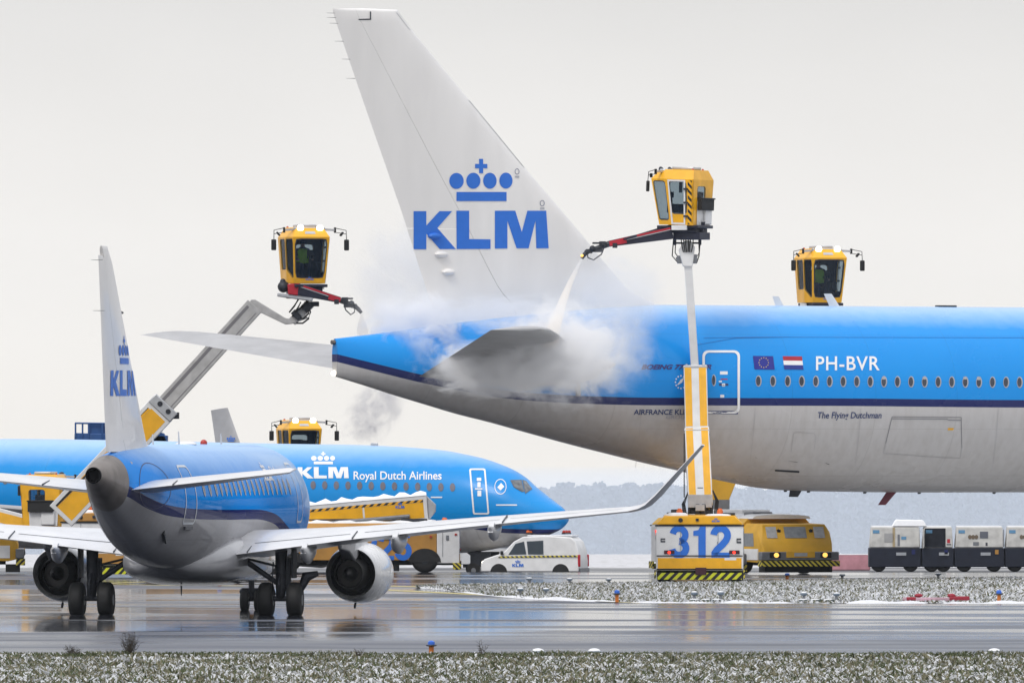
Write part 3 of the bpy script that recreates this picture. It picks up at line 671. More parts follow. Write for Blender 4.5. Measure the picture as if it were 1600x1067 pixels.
    decal('aircraft_title', mat('title purple', (.03, .02, .17), .45), t, sd, tx=text2d('BOEING 777-300ER', .035, .35), box=(1002, 569.3, 1112, 577.4), cuty=4)
    decal('group_title', plate_dark, t, sd, tx=text2d('AIRFRANCE KLM', .02, .1), box=(990, 639.6, 1076, 648), cuty=4)
    decal('group_title', mat('title grey', (.32, .34, .42), .45), t, sd, tx=text2d('GROUP', 0, .1), box=(1041, 648.8, 1076, 654.4), cuty=4)
    decal('aircraft_slogan', plate_dark, t, sd, tx=text2d('The Flying Dutchman', .012, .18), box=(1278, 643.6, 1377.6, 656.6), cuty=4)
    for k in range(12):
        a = R(30*k); decal('alliance_mark', plate_white, t, sd, loops=[[(1064 + r*math.cos(a + d), 597 + r*1.15*math.sin(a + d)) for r, d in ((7.6, -.12), (9.6, -.12), (9.6, .12), (7.6, .12))]])
    for k in range(4): decal('alliance_mark', plate_white, t, sd, loops=[[(1058 + k*1.5, 600.5 - k*2.2), (1066 + k, 596 - k*2.2), (1066.4 + k, 597 - k*2.2), (1059 + k*1.5, 601.7 - k*2.2)]])
    # cargo doors, hatches, drains
    def seam(pts, wd=.7, m=mat('seam grey dark', (.20, .20, .22), .6)):
        for a, b_ in zip(pts, pts[1:]):
            d = Vector((b_[0]-a[0], b_[1]-a[1])).normalized(); nx, ny = -d.y*wd/2, d.x*wd/2; k = max(1, int(math.dist(a, b_)/14))
            lo = [(a[0] + (b_[0]-a[0])*i/k, a[1] + (b_[1]-a[1])*i/k) for i in range(k + 1)]
            bq = MB(); vs = [sd(x + nx, y + ny) for x, y in lo] + [sd(x - nx, y - ny) for x, y in lo]
            bq.add(vs, [(i, i+1, k+2+i, k+1+i) for i in range(k)]); bq.build('panel_seam', m, t, smooth=0)
    soft = mat('faint seam', (.43, .42, .43), .6)
    seam([(1384, 692), (1394, 651), (1502, 652), (1503, 700)], .9); seam([(1384, 692), (1380, 708), (1460, 714), (1500, 716), (1503, 700)], .7, soft)
    seam([(1394, 654.2), (1480, 654.6), (1482, 656), (1502, 656.5)], 1.6, mat('seam shade', (.28, .28, .3), .6))
    seam([(1236, 706), (1240, 677), (1246, 675), (1272, 677), (1275, 682), (1272, 702)], .7, soft)
    seam([(1087, 539), (1150, 528), (1232, 526.5)], .6, mat('seam blue', (.01, .13, .4), .5)); seam([(1100, 528), (1180, 526.5), (1600, 527.5)], .5, mat('seam blue', (.01, .13, .4), .5))
    for x in (1002, 1180, 1345, 1560): seam([(x, 637), (x - 3, 680), (x - 9, 730)], .5, soft)
    decal('hatch_label', yellow, t, sd, loops=[[(1481, 668.6), (1490.5, 668.6), (1489.5, 672), (1481, 672)]])
    for q in ((1211, 733.5, 1249, 738.6), (1232, 719.8, 1246, 722.4), (1180, 714.6, 1185, 716.6), (1290, 723, 1296, 726)):
        decal('drain_slot', dark, t, sd, loops=[[(q[0], q[1]), (q[2], q[1] + 2), (q[2], q[3]), (q[0], q[3] - 2.4)]], cutx=8)
    def blade(px, py, w_, h_, down, m, lean=.4):
        u, z = P(px, py); z0 = bot(u) + .04 if down else top(u) - .05; s = -1 if down else 1
        b = MB(); r0 = foil_ring((u + w_/2, 0, z0), (u - w_/2, 0, z0), (0, 1, 0), .14, 6); r1 = foil_ring((u + w_/2 - lean*h_ - w_*.25, 0, z0 + s*h_), (u - w_/2 - lean*h_, 0, z0 + s*h_), (0, 1, 0), .14, 6)
        b.loft([r0, r1]); b.build('antenna', m, t)
    blade(1219, 474, .34, .36, False, white); blade(1305, 474, .42, .46, False, white, .55); blade(1244, 768, .5, .24, True, dark, .2); blade(1394, 768, .42, .46, True, mat('drain mast red', (.16, .03, .05), .5), .8)
    for px in (1228, 1264, 1352, 1437, 1554): blade(px, 768, .16, .09, True, dark, .1)
    b = MB(); b.box((P(1478, 477)[0], 0, zt + .02), (.7, .3, .06)); b.build('antenna', dark, t, bevel=.02)
    bb = MB(); u, z = P(785, 483); bb.tube([(u, 0, z), (P(745, 499)[0], 0, P(745, 499)[1])], .012, 5); bb.tube([(u, 0, z), (P(792, 494)[0], 0, P(792, 494)[1])], .01, 5); bb.build('antenna', midgrey, t)
    u, y, z = side(930, 571); b = MB(); b.rev((u - 1.4, y - .15, z - .15), (u + .8, y - .05, z + .05), [(0, .02), (.3, .22), (1.2, .26), (1.9, .14), (2.2, .02)], 14); b.build('stabilizer_fairing', stab_grey, t)
    u, y, z = side(901, 602); b = MB(); b.beam((u + .1, y + .1, z + .3), (u, y - .1, z - .35), .16, .1, (1, 0, 0)); b.build('drain_mast', stab_grey, t, bevel=.02)
    # wings, engines and gear lie outside the frame or behind the fuselage
    for sgn in (1, -1):
        b = MB(); rings = []
        for f, lu, tu, z in ((0, 48, 33, 4.4), (.3, 41.5, 31.2, 5.1), (.65, 34, 28.2, 6.2), (.93, 28.3, 25.6, 7.3), (1, 25.5, 24.9, 7.6)):
            rings.append(foil_ring((lu, sgn*(1 + f*30), z), (tu, sgn*(1 + f*30), z - .1), (0, 0, 1), .12, 12))
        b.loft(rings); b.build('wing', wing_grey, t, smooth=50)
        b = MB(); b.rev((37.5, sgn*9.8, 3.3), (44, sgn*9.8, 3.3), [(0, .9), (1.5, 1.4), (4, 1.75), (6.3, 1.6), (6.5, 1.45), (5.6, 1.35), (5.5, .3), (4.8, .05)], 28); b.build('engine', white, t)
        b = MB(); b.beam((40, sgn*9.8, 4.8), (36, sgn*9.8, 5.3), .4, .8); b.build('pylon', white, t)
        g0 = gz(B.Y + 37*B.s)
        b = MB(); b.cyl((37, sgn*5.4, 1.2), (37.6, sgn*5.0, 4.6), .2, .26); b.beam((35.4, sgn*5.4, 1.15), (38.6, sgn*5.4, 1.15), .24, .3); gear = b.build('landing_gear', steel, t)
        for i in (-1, 0, 1):
            for dy in (-.55, .55): wheel(gear, (37 + i*1.45, sgn*5.4 + dy, g0 + .66), .66, .5, (0, 1, 0), rim_under=gear)
    g0 = .02; b = MB(); b.cyl((66.5, 0, .6), (66.5, 0, 3.8), .14, .18); gear = b.build('landing_gear', steel, t)
    for dy in (-.35, .35): wheel(gear, (66.5, dy, gz(B.Y + 66*B.s) + .54), .54, .36, (0, 1, 0), rim_under=gear)
    return B
WB = build_widebody()

# ================================================================== regional jet taxiing away
def build_regional():
    yaw = R(90 - 7.96); B = Body(-11.0, 353.1, yaw)
    G = .43                                              # taxiway surface under the wheels
    t = thing('regional_jet', 'glossy blue and white regional jet taxiing away, seen from behind with angled wingtip', 'airliner', (B.X, B.Y, 0), yaw)
    P = B.inv
    us = [0, .6, 2, 4, 6, 8, 10, 12, 25.5, 28, 30, 31.2, 31.68]
    top = pchip(us, [4.50, 4.62, 4.80, 4.95, 5.03, 5.08, 5.10, 5.11, 5.11, 4.98, 4.5, 3.7, 3.05])
    bot = pchip(us, [4.08, 3.86, 3.40, 2.85, 2.38, 2.02, 1.80, 1.68, 1.62, 1.68, 1.95, 2.35, 2.85])
    hw = pchip(us, [.19, .32, .54, .82, 1.06, 1.27, 1.42, 1.5, 1.5, 1.38, 1.05, .55, .05])
    st = pchip([0, 2.3, 4, 6, 8.5, 12, 18, 21, 23.5, 26, 29, 31.7], [3.95, 3.72, 3.42, 3.2, 3.1, 3.06, 3.04, 2.92, 2.6, 2.2, 1.7, 1.5])
    B.shape(top, bot, hw, st)
    lm = livery_mat('regional livery', .27, blue=(.0, .245, .74), white=(.40, .40, .42), rough=.10, dirt=.25, coat=.26, spec=.0, frost_sheen=(.95, 1.95, .6))
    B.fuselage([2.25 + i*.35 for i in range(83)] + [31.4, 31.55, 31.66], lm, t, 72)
    # tail cone: separate, heat stained
    b = MB(); rings = []
    for i in range(16):
        u = .02 + (2.25 - .02)*i/15; tt, bo, h = top(u), bot(u), hw(u)
        rings.append([(u, h*math.cos(2*math.pi*k/40), (tt + bo)/2 + (tt - bo)/2*math.sin(2*math.pi*k/40)) for k in range(40)])
    b.loft(rings, 0, False, False); cone = b.build('tail_cone', titan, t)
    b = MB(); zc = (top(0) + bot(0))/2; b.rev((-.1, 0, zc), (.6, 0, zc), [(.02, .165), (0, .2), (.12, .215), (.3, .2), (.6, .16), (.3, .14), (.05, .15)], 24, 0, False); b.rev((.0, 0, zc), (.5, 0, zc), [(.0, .155), (.001, .001)], 16)
    b.build('exhaust_nozzle', mat('shade black metal', (.004, .004, .005), .8, spec=.1), cone)  # near-black colour paints in the shade inside the open nozzle
    # vertical tail
    zt = 10.22; fle = lambda z: float(np.interp(z, [4.6, 5.05, 5.5, 9.9, zt], [9.4, 8.2, 7.35, 2.75, 2.2])); fte = lambda z: float(np.interp(z, [4.6, zt], [2.05, .75]))
    def half(u, z): a, c = fle(z), fte(z); return naca(min(max((a - u)/(a - c), 0), 1), .088 if z > 5.4 else .07) * (a - c)
    def fin(x0, x1, z0, z1, name, m):
        b = MB(); rings = []
        for i in range(19):
            z = z0 + (z1 - z0)*i/18; a, c = fle(z), fte(z); rings.append(foil_ring((a, 0, z), (c, 0, z), (0, 1, 0), .088 if z > 5.4 else .07, 14, x0, x1))
        a, c = fle(z1), fte(z1)
        for dz, s in ((.06, .8), (.11, .4)): rings.append([(q[0] - dz*.4, q[1]*s, z1 + dz) for q in foil_ring((a, 0, 0), (c, 0, 0), (0, 1, 0), .088, 14, x0, x1)])
        b.loft(rings); return b.build(name, m, t, smooth=50)
    fo = fin(0, .66, 4.6, zt, 'vertical_stabilizer', fin_white); fin(.664, 1, 4.9, zt - .25, 'rudder', fin_white)
    fs = lambda u, z: (u, -half(u, z) - .012, z)
    ux = lambda x: 2.25 + x*3.25
    for i, lpx in enumerate(LOGO):
        decal('crown_mark' if i >= 3 else 'letter', logo_blue, fo, fs, loops=[[(ux(x), 7.98 - y*1.6) for x, y in lpx]], cutx=.2, cuty=.3)
    for z in (8.62, 9.95):
        b = MB(); b.cyl((fte(z) + .1, 0, z), (fte(z) - .25, -.16, z), .008, .004, 5); b.cyl((fte(z) + .1, 0, z), (fte(z) - .25, .16, z), .008, .004, 5); b.build('static_wick', dark, fo)
    b = MB(); b.rev((4.0, 0, 8.6), (4.9, 0, 8.6), [(0, .02), (.3, .05), (.6, .03)], 8); b.build('antenna', dark, fo)
    # tailplane
    for sgn in (-1, 1):
        b = MB(); rings = []
        for f in (0, .1, .4, .8, .96, 1.0):
            y = .35 + f*4.62; lu = 5.9 - f*2.9 - (.25 if f == 1 else 0); tu = 2.5 - f*.85; z = 3.92 + f*.50
            rings.append(foil_ring((lu, sgn*y, z + .03), (tu, sgn*y, z - .05), (0, -.1*sgn, 1), .105 if f < 1 else .04, 12))
        b.loft(rings); hs = b.build('horizontal_stabilizer', wing_grey, t, smooth=50)
        b = MB(); b.beam((2.45 - .3*.85, sgn*1.75, 4.03), (3.15, sgn*1.72, 4.13), .02, .05, (0, 1, 0)); b.build('elevator_gap', gap, hs)
    # wing with belly fairing, angled wingtip
    def wsec(y):      # leading edge u, trailing edge u, z of the trailing edge, thickness
        lu = float(np.interp(y, [0, 1.4, 4.6, 12.9, 13.4, 14.75], [20.9, 20.0, 17.7, 13.25, 12.9, 11.45])); tu = float(np.interp(y, [0, 1.4, 4.8, 12.9, 14.75], [14.0, 14.0, 13.95, 11.75, 10.75]))
        z = float(np.interp(y, [0, 1.4, 4.6, 8.7, 12.75, 13.05, 13.4, 14.75], [2.0, 2.08, 2.5, 2.93, 3.31, 3.42, 3.72, 5.08])); return lu, tu, z, float(np.interp(y, [0, 2, 6, 13, 14.8], [.135, .13, .115, .10, .08]))
    for sgn in (-1, 1):
        b = MB(); rings = []
        for y in (0.6, 1.4, 2.2, 3.2, 4.2, 4.8, 6, 8, 10, 12, 12.6, 12.9, 13.1, 13.4, 14, 14.5, 14.75):
            lu, tu, z, th = wsec(y); tilt = math.radians(float(np.interp(y, [0, 12.5, 13.2, 15], [6, 6, 42, 45])))
            inc = (lu - tu) * float(np.interp(y, [0, 1.5, 5, 13, 15], [.045, .045, .035, .03, .0]))
            rings.append(foil_ring((lu, sgn*y, z + inc), (tu, sgn*y, z), (0, -math.sin(tilt)*sgn, math.cos(tilt)), th, 18, camber=.015))
        b.loft(rings); wg = b.build('wing', wing_grey, t, smooth=50)
        dk = mat('wing shade gap', (.05, .055, .07), .5)
        # slots between flaps, aileron and wing box
        for y0, y1, fx in ((1.9, 4.6, .80), (5.0, 8.9, .78), (9.2, 12.4, .76)):
            b = MB(); vs = []
            for k in range(9):
                y = y0 + (y1 - y0)*k/8; lu, tu, z, th = wsec(y); inc = (lu - tu)*float(np.interp(y, [1.5, 5, 13], [.045, .035, .03])); c = lu - tu
                for x in (fx, fx + .012): vs.append((lu - c*x, sgn*y, z + inc*(1 - x) + naca(x, th)*c + .015*c*4*x*(1-x) + .008))
            b.add(vs, [(2*k, 2*k+1, 2*k+3, 2*k+2) for k in range(8)]); b.build('flap_gap', dk, wg, smooth=0)
        for y in (1.85, 4.75, 9.05):
            lu, tu, z, th = wsec(y); b = MB(); b.beam((tu + .03, sgn*y, z + .02), (tu + 1.0, sgn*y, z + .20), .025, .06, (0, 1, 0)); b.build('flap_gap', dk, wg)
        # flap track fairings
        for y, s in ((3.45, .95), (6.0, 1.0), (8.75, .85)):
            lu, tu, z, th = wsec(y); b = MB(); rings = []
            for x, h, wq in ((-.45, .03, .03), (-.25, .13, .10), (.1, .25, .15), (.6, .30, .17), (1.2, .24, .15), (1.9, .08, .08)):
                cz = z - .05 + .06*max(x, 0) - h*s*.75
                rings.append([(tu + x*s, sgn*y + wq*s*math.cos(2*math.pi*k/14), cz + h*s*math.sin(2*math.pi*k/14)*(1 if math.sin(2*math.pi*k/14) < 0 else .9)) for k in range(14)])
            b.loft(rings); b.prism([(tu - .30, sgn*y - .07, z - .22), (tu - .02, sgn*y - .07, z + .05), (tu + .6, sgn*y - .07, z + .05), (tu + .6, sgn*y - .07, z - .3)], (0, .14, 0)); b.build('flap_fairing', wing_grey, wg, smooth=45)
        # engine
        y = sgn*4.1; zc = 1.55; u0 = 18.0
        b = MB(); b.rev((u0, y, zc), (u0 + 4, y, zc), [(.35, .62), (0, .69), (.02, .70), (.7, .79), (1.6, .84), (2.5, .83), (2.95, .76), (3.08, .70), (3.0, .64), (2.6, .60)], 44, 0, False)
        en = b.build('engine', mat('nacelle white', (.80, .80, .80), .22, coat=.5, var=.1), t, smooth=50)
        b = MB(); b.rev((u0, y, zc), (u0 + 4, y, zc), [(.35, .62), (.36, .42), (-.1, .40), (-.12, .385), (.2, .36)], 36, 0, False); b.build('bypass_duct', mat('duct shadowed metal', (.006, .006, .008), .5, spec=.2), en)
        b = MB(); b.rev((u0 - .5, y, zc), (u0 + .4, y, zc), [(.12, .37), (.10, .395), (.5, .45), (.85, .50)], 36, 0, False); b.rev((u0 - .5, y, zc), (u0 + .4, y, zc), [(.5, .38), (.5, .2), (-.02, .12), (-.2, .02)], 24, 0, False); b.build('exhaust_core', mat('burnt core metal', (.06, .058, .058), .35, .5), en)
        b = MB(); b.rev((u0 + 2.5, y, zc), (u0 + 3, y, zc), [(0, .62), (.01, .1), (.35, .02)], 28, 0, False); b.build('fan', dark, en)
        b = MB(); lu, tu, z, th = wsec(4.1)
        b.loft([[(u0 + x, y - wq, z0), (u0 + x, y + wq, z0), (u0 + x, y + wq, z1), (u0 + x, y - wq, z1)] for x, wq, z0, z1 in ((-2.0, .05, z - .2, z), (-1.1, .15, zc + .60, z), (-.3, .19, zc + .36, z + .1), (.8, .2, zc + .62, z + .15), (2.2, .15, zc + .75, zc + 1.05), (2.9, .04, zc + .72, zc + .8))])
        b.build('pylon', wing_grey, t, bevel=.04)
        b = MB(); b.beam((u0 + .9, y, zc - .84), (u0 + .75, y, zc - .94), .05, .08); b.build('drain_mast', dark, en)
        b = MB(); b.prism([(u0 + 1.7, y - .42*sgn, zc + .72), (u0 + 2.4, y - .42*sgn, zc + .72), (u0 + 1.8, y - .62*sgn, zc + .96)], (0, .02, .0)); b.build('nacelle_strake', wing_grey, en)
        # main gear
        gy_ = sgn*2.62; ug = 15.0; b = MB()
        b.cyl((ug, gy_, G + .5), (ug + .12, gy_, 2.25), .13, .17, 14); b.cyl((ug, gy_, G + .42), (ug, gy_, G + 1.0), .10, .10, 12)
        b.cyl((ug, gy_ - .55, G + .46), (ug, gy_ + .55, G + .46), .075, .075, 10)
        b.cyl((ug + .05, gy_, 1.25), (ug + .05, gy_ - sgn*1.25, 2.1), .07, .08, 10); b.cyl((ug + .05, gy_, 1.75), (ug + .05, gy_ - sgn*.95, 1.98), .035, .035, 8)
        b.tube([(ug - .2, gy_ + .02, G + .55), (ug - .32, gy_, G + .85), (ug - .17, gy_, G + 1.15)], .05, 8)
        b.box((ug + .2, gy_ + sgn*.34, 1.85), (.7, .05, .8)); b.box((ug + .1, gy_ - .2, 1.5), (.1, .14, 1.0))
        b.tube([(ug + .05, gy_ - sgn*.15, 1.0), (ug - .12, gy_ - sgn*.22, 1.35), (ug, gy_ - sgn*.2, 1.9)], .02, 6)
        gear = b.build('landing_gear', dark, t, bevel=.01)
        if sgn == -1:
            b = MB(); b.tube([(ug, gy_ - .15, 1.05), (ug + .1, gy_ - .5, 1.08), (ug + .1, gy_ - .7, 1.5), (ug + .2, gy_ - 1.0, 1.58)], [.06, .10, .16, .08], 8); b.build('gear_door', dark, t)
        for dy in (-.40, .40): wheel(gear, (ug, gy_ + dy, G + .42), .49, .40, (0, 1, 0), flat=G - .005, rim_under=gear)
    # belly fairing
    b = MB(); rings = []
    for u, h, z0, z1 in ((11.2, .3, 1.75, 1.95), (12, .9, 1.5, 2.15), (13.2, 1.45, 1.32, 2.45), (15, 1.72, 1.24, 2.7), (18, 1.76, 1.2, 2.75), (20.5, 1.62, 1.26, 2.5), (22, 1.2, 1.42, 2.2), (23, .4, 1.62, 1.9)):
        rings.append([(u, h*math.copysign(abs(math.cos(a))**.75, math.cos(a)), (z0+z1)/2 + (z1-z0)/2*math.copysign(abs(math.sin(a))**.8, math.sin(a))) for a in [2*math.pi*k/40 for k in range(40)]])
    b.loft(rings); b.build('belly_fairing', mat('belly paint', (.42, .42, .44), .16, coat=.3, var=.25, scale=.8), t, smooth=60)
    # nose gear
    un = 26.4; b = MB(); b.cyl((un, 0, G + .3), (un - .1, 0, 1.8), .07, .11, 12); b.cyl((un, -.25, G + .3), (un, .25, G + .3), .05, .05, 8); b.beam((un, -.28, .98), (un, .28, .98), .16, .16); b.ball((un - .1, -.25, .96), .09); b.ball((un - .1, .25, .96), .09); b.cyl((un, 0, 1.2), (un + .9, 0, 1.8), .05); b.box((un + .4, .24, 1.5), (.9, .03, .35)); b.box((un + .4, -.24, 1.5), (.9, .03, .35))
    gear = b.build('landing_gear', dark, t, bevel=.01)
    for dy in (-.2, .2): wheel(gear, (un, dy, G + .27), .32, .22, (0, 1, 0), flat=G - .005, rim_under=gear)
    # windows, door outlines, titles on the starboard side
    def sidept(u, z, e=.012): return (u, -B.surf(u, z) - e, z)
    for k in range(19):
        u = 9.7 + k*.80; b = MB(); zc = 3.93
        o_ = [sidept(u + x, zc + y) for x, y in ellipse(0, 0, .15, .235, 20)]; i_ = [sidept(u + x, zc + y, .016) for x, y in ellipse(0, 0, .105, .18, 20)]
        b.add(o_ + i_, [(q, (q+1) % 20, 20 + (q+1) % 20, 20 + q) for q in range(20)], 0); b.add(i_, [tuple(range(20))], 1); b.build('window', [pane_rim, pane_dark], t, smooth=0)
    def door(u0, u1, z0, z1):
        o_ = rrect(u0, z0, u1, z1, .16, 6); i_ = rrect(u0 + .06, z0 + .06, u1 - .06, z1 - .06, .12, 6)
        d = MB(); sub = []
        for a, c in ((o_, i_),):
            ring_decal('door_outline', mat('door outline', (.72, .76, .8), .4), t, lambda x, y: sidept(x, y), a, c)
    door(7.5, 8.7, 2.95, 4.55); door(25.2, 26.2, 2.9, 4.6)
    b = MB(); b.box((8.1, -B.surf(8.1, 2.9) - .03, 2.86), (1.2, .06, .08)); b.build('door_sill', dark, t)
    for i, lpx in enumerate(LOGO): decal('title_mark', plate_white, t, lambda x, y: sidept(x, y), loops=[[(20.3 + x*1.35, 4.62 - y*.52) for x, y in lpx]], cutx=.5)
    decal('title', plate_white, t, lambda x, y: sidept(x, y), tx=text2d('Cityhopper', .01), box=(21.9, 4.50, 24.2, 4.2), cutx=.6)
    # scoop, stabilizer slot panel, antennas, beacon
    b = MB(); b.rev((3.0, -.42, 4.55), (3.6, -.42, 4.6), [(0, .09), (.02, .11), (.35, .1), (.6, .02)], 14); b.build('air_scoop', lm, t)
    b = MB(); b.cyl((2.99, -.42, 4.55), (3.02, -.42, 4.55), .085); b.build('scoop_opening', black, t)
    ring_decal('tailplane_cutout', navy, t, lambda x, y: sidept(x, y, .008), [(4.6 + 1.5*math.cos(a), 4.0 + .62*math.sin(a)) for a in [2*math.pi*k/36 for k in range(36)]], [(4.6 + 1.46*math.cos(a), 4.0 + .6*math.sin(a)) for a in [2*math.pi*k/36 for k in range(36)]])
    for u, h in ((9.5, .28), (13.8, .35), (21, .3)):
        b = MB(); b.loft([foil_ring((u + .16, 0, top(u) - .02), (u - .16, 0, top(u) - .02), (0, 1, 0), .12, 6), foil_ring((u - .02, 0, top(u) + h), (u - .16, 0, top(u) + h), (0, 1, 0), .12, 6)]); b.build('antenna', white, t)
    b = MB(); b.ball((15, 0, top(15)), (.35, .3, .08)); b.build('antenna', white, t)
    b = MB(); b.ball((18, 0, top(18) + .03), (.1, .1, .1)); b.build('beacon', red_lens, t)
    b = MB(); b.cyl((14.2, 0, 1.25), (14.2, 0, .98), .025, .012, 6); b.build('antenna', dark, t)
    u_, z_ = 6.6, 2.62
    b = MB(); p0 = sidept(6.3, 2.75, .03); p1 = sidept(7.0, 2.5, .03); b.beam(p0, p1, .12, .05, (0, 0, 1)); b.build('vent_slot', dark, t)
    return B
RJ = build_regional()

# ================================================================== narrow-body airliner behind
def build_narrow():
    yaw = R(-31.7); B = Body(2.04, 505., yaw)
    t = thing('narrow_body_airliner', 'blue narrow-body airliner with white airline titles parked behind the deicing trucks', 'airliner', (B.X, B.Y, 0), yaw)
    P = B.inv
    tp = [P(*q) for q in ((884, 806), (879, 795), (866, 785), (852, 775), (840, 766), (828, 757), (812, 742.5), (796, 732.5), (775, 723.5), (751, 715.5), (722, 709), (695, 704), (655, 700), (618, 697.5), (560, 695))]
    bp = [P(*q) for q in ((884, 817), (878, 824), (864, 832), (845, 839.5), (830, 843.5), (807, 850), (785, 854.5), (760, 859.5), (740, 862), (713, 864))]
    top = pchip([p[0] for p in tp] + [-12, -26, -31, -36, -39.5], [p[1] for p in tp] + [5.16, 5.36, 5.36, 5.0, 4.4])
    bot = pchip([p[0] for p in bp] + [-10, -26, -31, -36, -39.5], [p[1] for p in bp] + [1.06, 1.15, 2.0, 3.3, 4.0])
    hw = pchip([0.05, 0, -.15, -.5, -1.2, -2.4, -4, -6, -8, -26, -31, -36, -39.5], [.02, .18, .36, .66, 1.02, 1.4, 1.68, 1.84, 1.88, 1.88, 1.5, .8, .2])
    stp = [P(px, py, -1.5) for px, py in ((884, 830), (864, 833), (830, 834), (785, 833), (740, 827), (715, 823), (600, 822))]
    st = pchip([p[0] for p in stp] + [-40], [p[1] for p in stp] + [stp[-1][1] + .1]); B.shape(top, bot, hw, st)
    u0 = max(p[0] for p in tp)
    us = list(np.linspace(-39.5, -9, 90)) + list(np.linspace(-8.8, -1, 40)) + list(np.linspace(-.9, u0 - .01, 16))
    lm = livery_mat('narrow-body livery', .17, rough=.25, dirt=.35, blue=(.0, .28, .72), frost_sheen=(2.2, 3.05, .5)); B.fuselage(us, lm, t, 64)
    sd = lambda x, y: B.side(x, y, .014)
    frost_sheen = mat('frosted window', (.16, .16, .20), .5, var=.2)
    for i in range(27):
        px = 707 - i*18.15
        if px > 560: py = 761 - (707 - px)*.018
        else: py = 758.4 - (560 - px)*.012
        b = MB(); n = 16; o_ = [sd(*q) for q in ellipse(px, py, 4.2, 6.6, n)]; b.add(o_, [tuple(range(n))]); b.build('window', frost_sheen, t, smooth=0)
    for i in range(3):
        px = 22 + i*20; n = 16; b = MB(); b.add([sd(*q) for q in ellipse(px - 14, 750, 4.2, 6.6, n)], [tuple(range(n))]); b.build('window', frost_sheen, t, smooth=0)
    for i, l in enumerate(logo(465, 705.5, 545, 747.2)): decal('title_mark', plate_white, t, sd, loops=[l], cutx=8, cuty=4)
    decal('title', plate_white, t, sd, tx=text2d('Royal Dutch Airlines', .012), box=(552.5, 736, 690, 753), cutx=12, cuty=4)
    def quad(px0, py0, px1, py1): return [(px0, py0), (px1, py1)]
    def slant(pts): return [(x + (y - 732) * .085, y) for x, y in pts]
    ring_decal('door_outline', plate_white, t, sd, slant(rrect(733, 731.5, 758.5, 803.5, 3, 6)), slant(rrect(735.6, 734, 756, 801, 2, 6)))
    for q in ((745, 746, 752, 751), (746, 753, 751, 761), (742, 762.5, 754, 764.4), (746, 766, 752, 775)): decal('door_marking', plate_white, t, sd, loops=[rrect(*q, .8)])
    ring_decal('alliance_mark', plate_white, t, sd, ellipse(782, 760, 9.4, 12.2, 24), ellipse(782, 760, 8.4, 11, 24)); decal('alliance_mark', plate_white, t, sd, loops=[[(777, 761), (783, 754), (788, 760), (782, 766)]])
    decal('small_title_bar', plate_white, t, sd, loops=[rrect(673, 775.6, 691, 777.6, .8)], cutx=6); decal('small_title_bar', plate_white, t, sd, loops=[rrect(775, 787.6, 808, 789.6, .8)], cutx=6)
    from mathutils.bvhtree import BVHTree
    fme = next(o for o in t.children if o.name.startswith('fuselage')).data; Mw = Matrix.Translation((B.X, B.Y, 0)) @ Matrix.Rotation(yaw, 4, 'Z')
    tree = BVHTree.FromPolygons([Mw @ v.co for v in fme.vertices], [tuple(p.vertices) for p in fme.polygons]); Mi = Mw.inverted()
    def skin_pt(px, py, e):            # point of the nose skin on that sight line, lifted by e along the skin normal
        d = Vector(((px - HX)/F, 1, (HY - py)/F)).normalized(); h, nrm, _, _ = tree.ray_cast(Vector((0, 0, CZ)), d)
        if h is None: return Mi @ at(px, py, B.Y)
        if nrm.dot(d) > 0: nrm = -nrm
        return Mi @ (h + nrm*e)
    for pts in ([(797, 750), (814.5, 749.5), (819.5, 768.5), (815, 768.5), (802.5, 761)], [(815.6, 749.5), (822, 751.5), (831.6, 764), (820.6, 771.5)]):
        decal('cockpit_frame', mat('cockpit frame', (.13, .15, .18), .5), t, lambda x, y: skin_pt(x, y, .016), loops=[pts], cutx=3, cuty=3)
        cx, cy = sum(p[0] for p in pts)/len(pts), sum(p[1] for p in pts)/len(pts)
        decal('cockpit_window', glass2, t, lambda x, y: skin_pt(x, y, .024), loops=[[(cx + (x - cx)*.8, cy + (y - cy)*.8) for x, y in pts]], cutx=3, cuty=3)
    # wings with blended tips
    for sgn in (1, -1):
        b = MB(); rings = []
        for y, lu, tu, z, tl in ((.8, -13.3, -21.2, 1.75, 5), (5, -16.1, -21.3, 2.2, 5), (11, -20.1, -22.9, 2.8, 5), (15.9, -24.2, -25.9, 3.35, 6), (16.4, -24.6, -26.1, 3.6, 45), (16.7, -24.95, -26.35, 4.1, 75), (17.0, -26.15, -26.95, 6.5, 80)):
            a = R(tl); rings.append(foil_ring((lu, sgn*y, z + .1), (tu, sgn*y, z), (0, -math.sin(a)*sgn, math.cos(a)), .11, 12))
        b.loft(rings); wg = b.build('wing', mat('winglet grey', (.36, .36, .37), .5, var=.1), t, smooth=50)
        if sgn == 1:
            for l in LOGO: decal('winglet_mark', logo_blue, wg, lambda x, y: (-25.4 - (1-x)*.85, 16.72, 5.5 - y*.5), loops=[l])
        b = MB(); b.rev((-17.5, sgn*4.9, 1.4), (-13, sgn*4.9, 1.4), [(0, .6), (1.5, .9), (3.5, 1.0), (4.4, .85), (4.2, .75), (3.8, .2)], 24); b.build('engine', wing_grey, t)
        b = MB(); b.cyl((-20.6, sgn*2.9, .4), (-20.6, sgn*2.8, 1.8), .14, .16); gear = b.build('landing_gear', dark, t)
        for dy in (-.42, .42): wheel(gear, (-20.6, sgn*2.9 + dy, gz(B.Y + 10.8) + .52), .54, .36, (0, 1, 0), rim_under=gear)
    b = MB(); rings = []
    for z, a, c in ((5.0, -29, -37), (6, -31.5, -37.3), (12.2, -38.2, -40.6)): rings.append(foil_ring((a, 0, z), (c, 0, z), (0, 1, 0), .1, 12))
    b.loft(rings); b.build('vertical_stabilizer', fin_white, t, smooth=50)
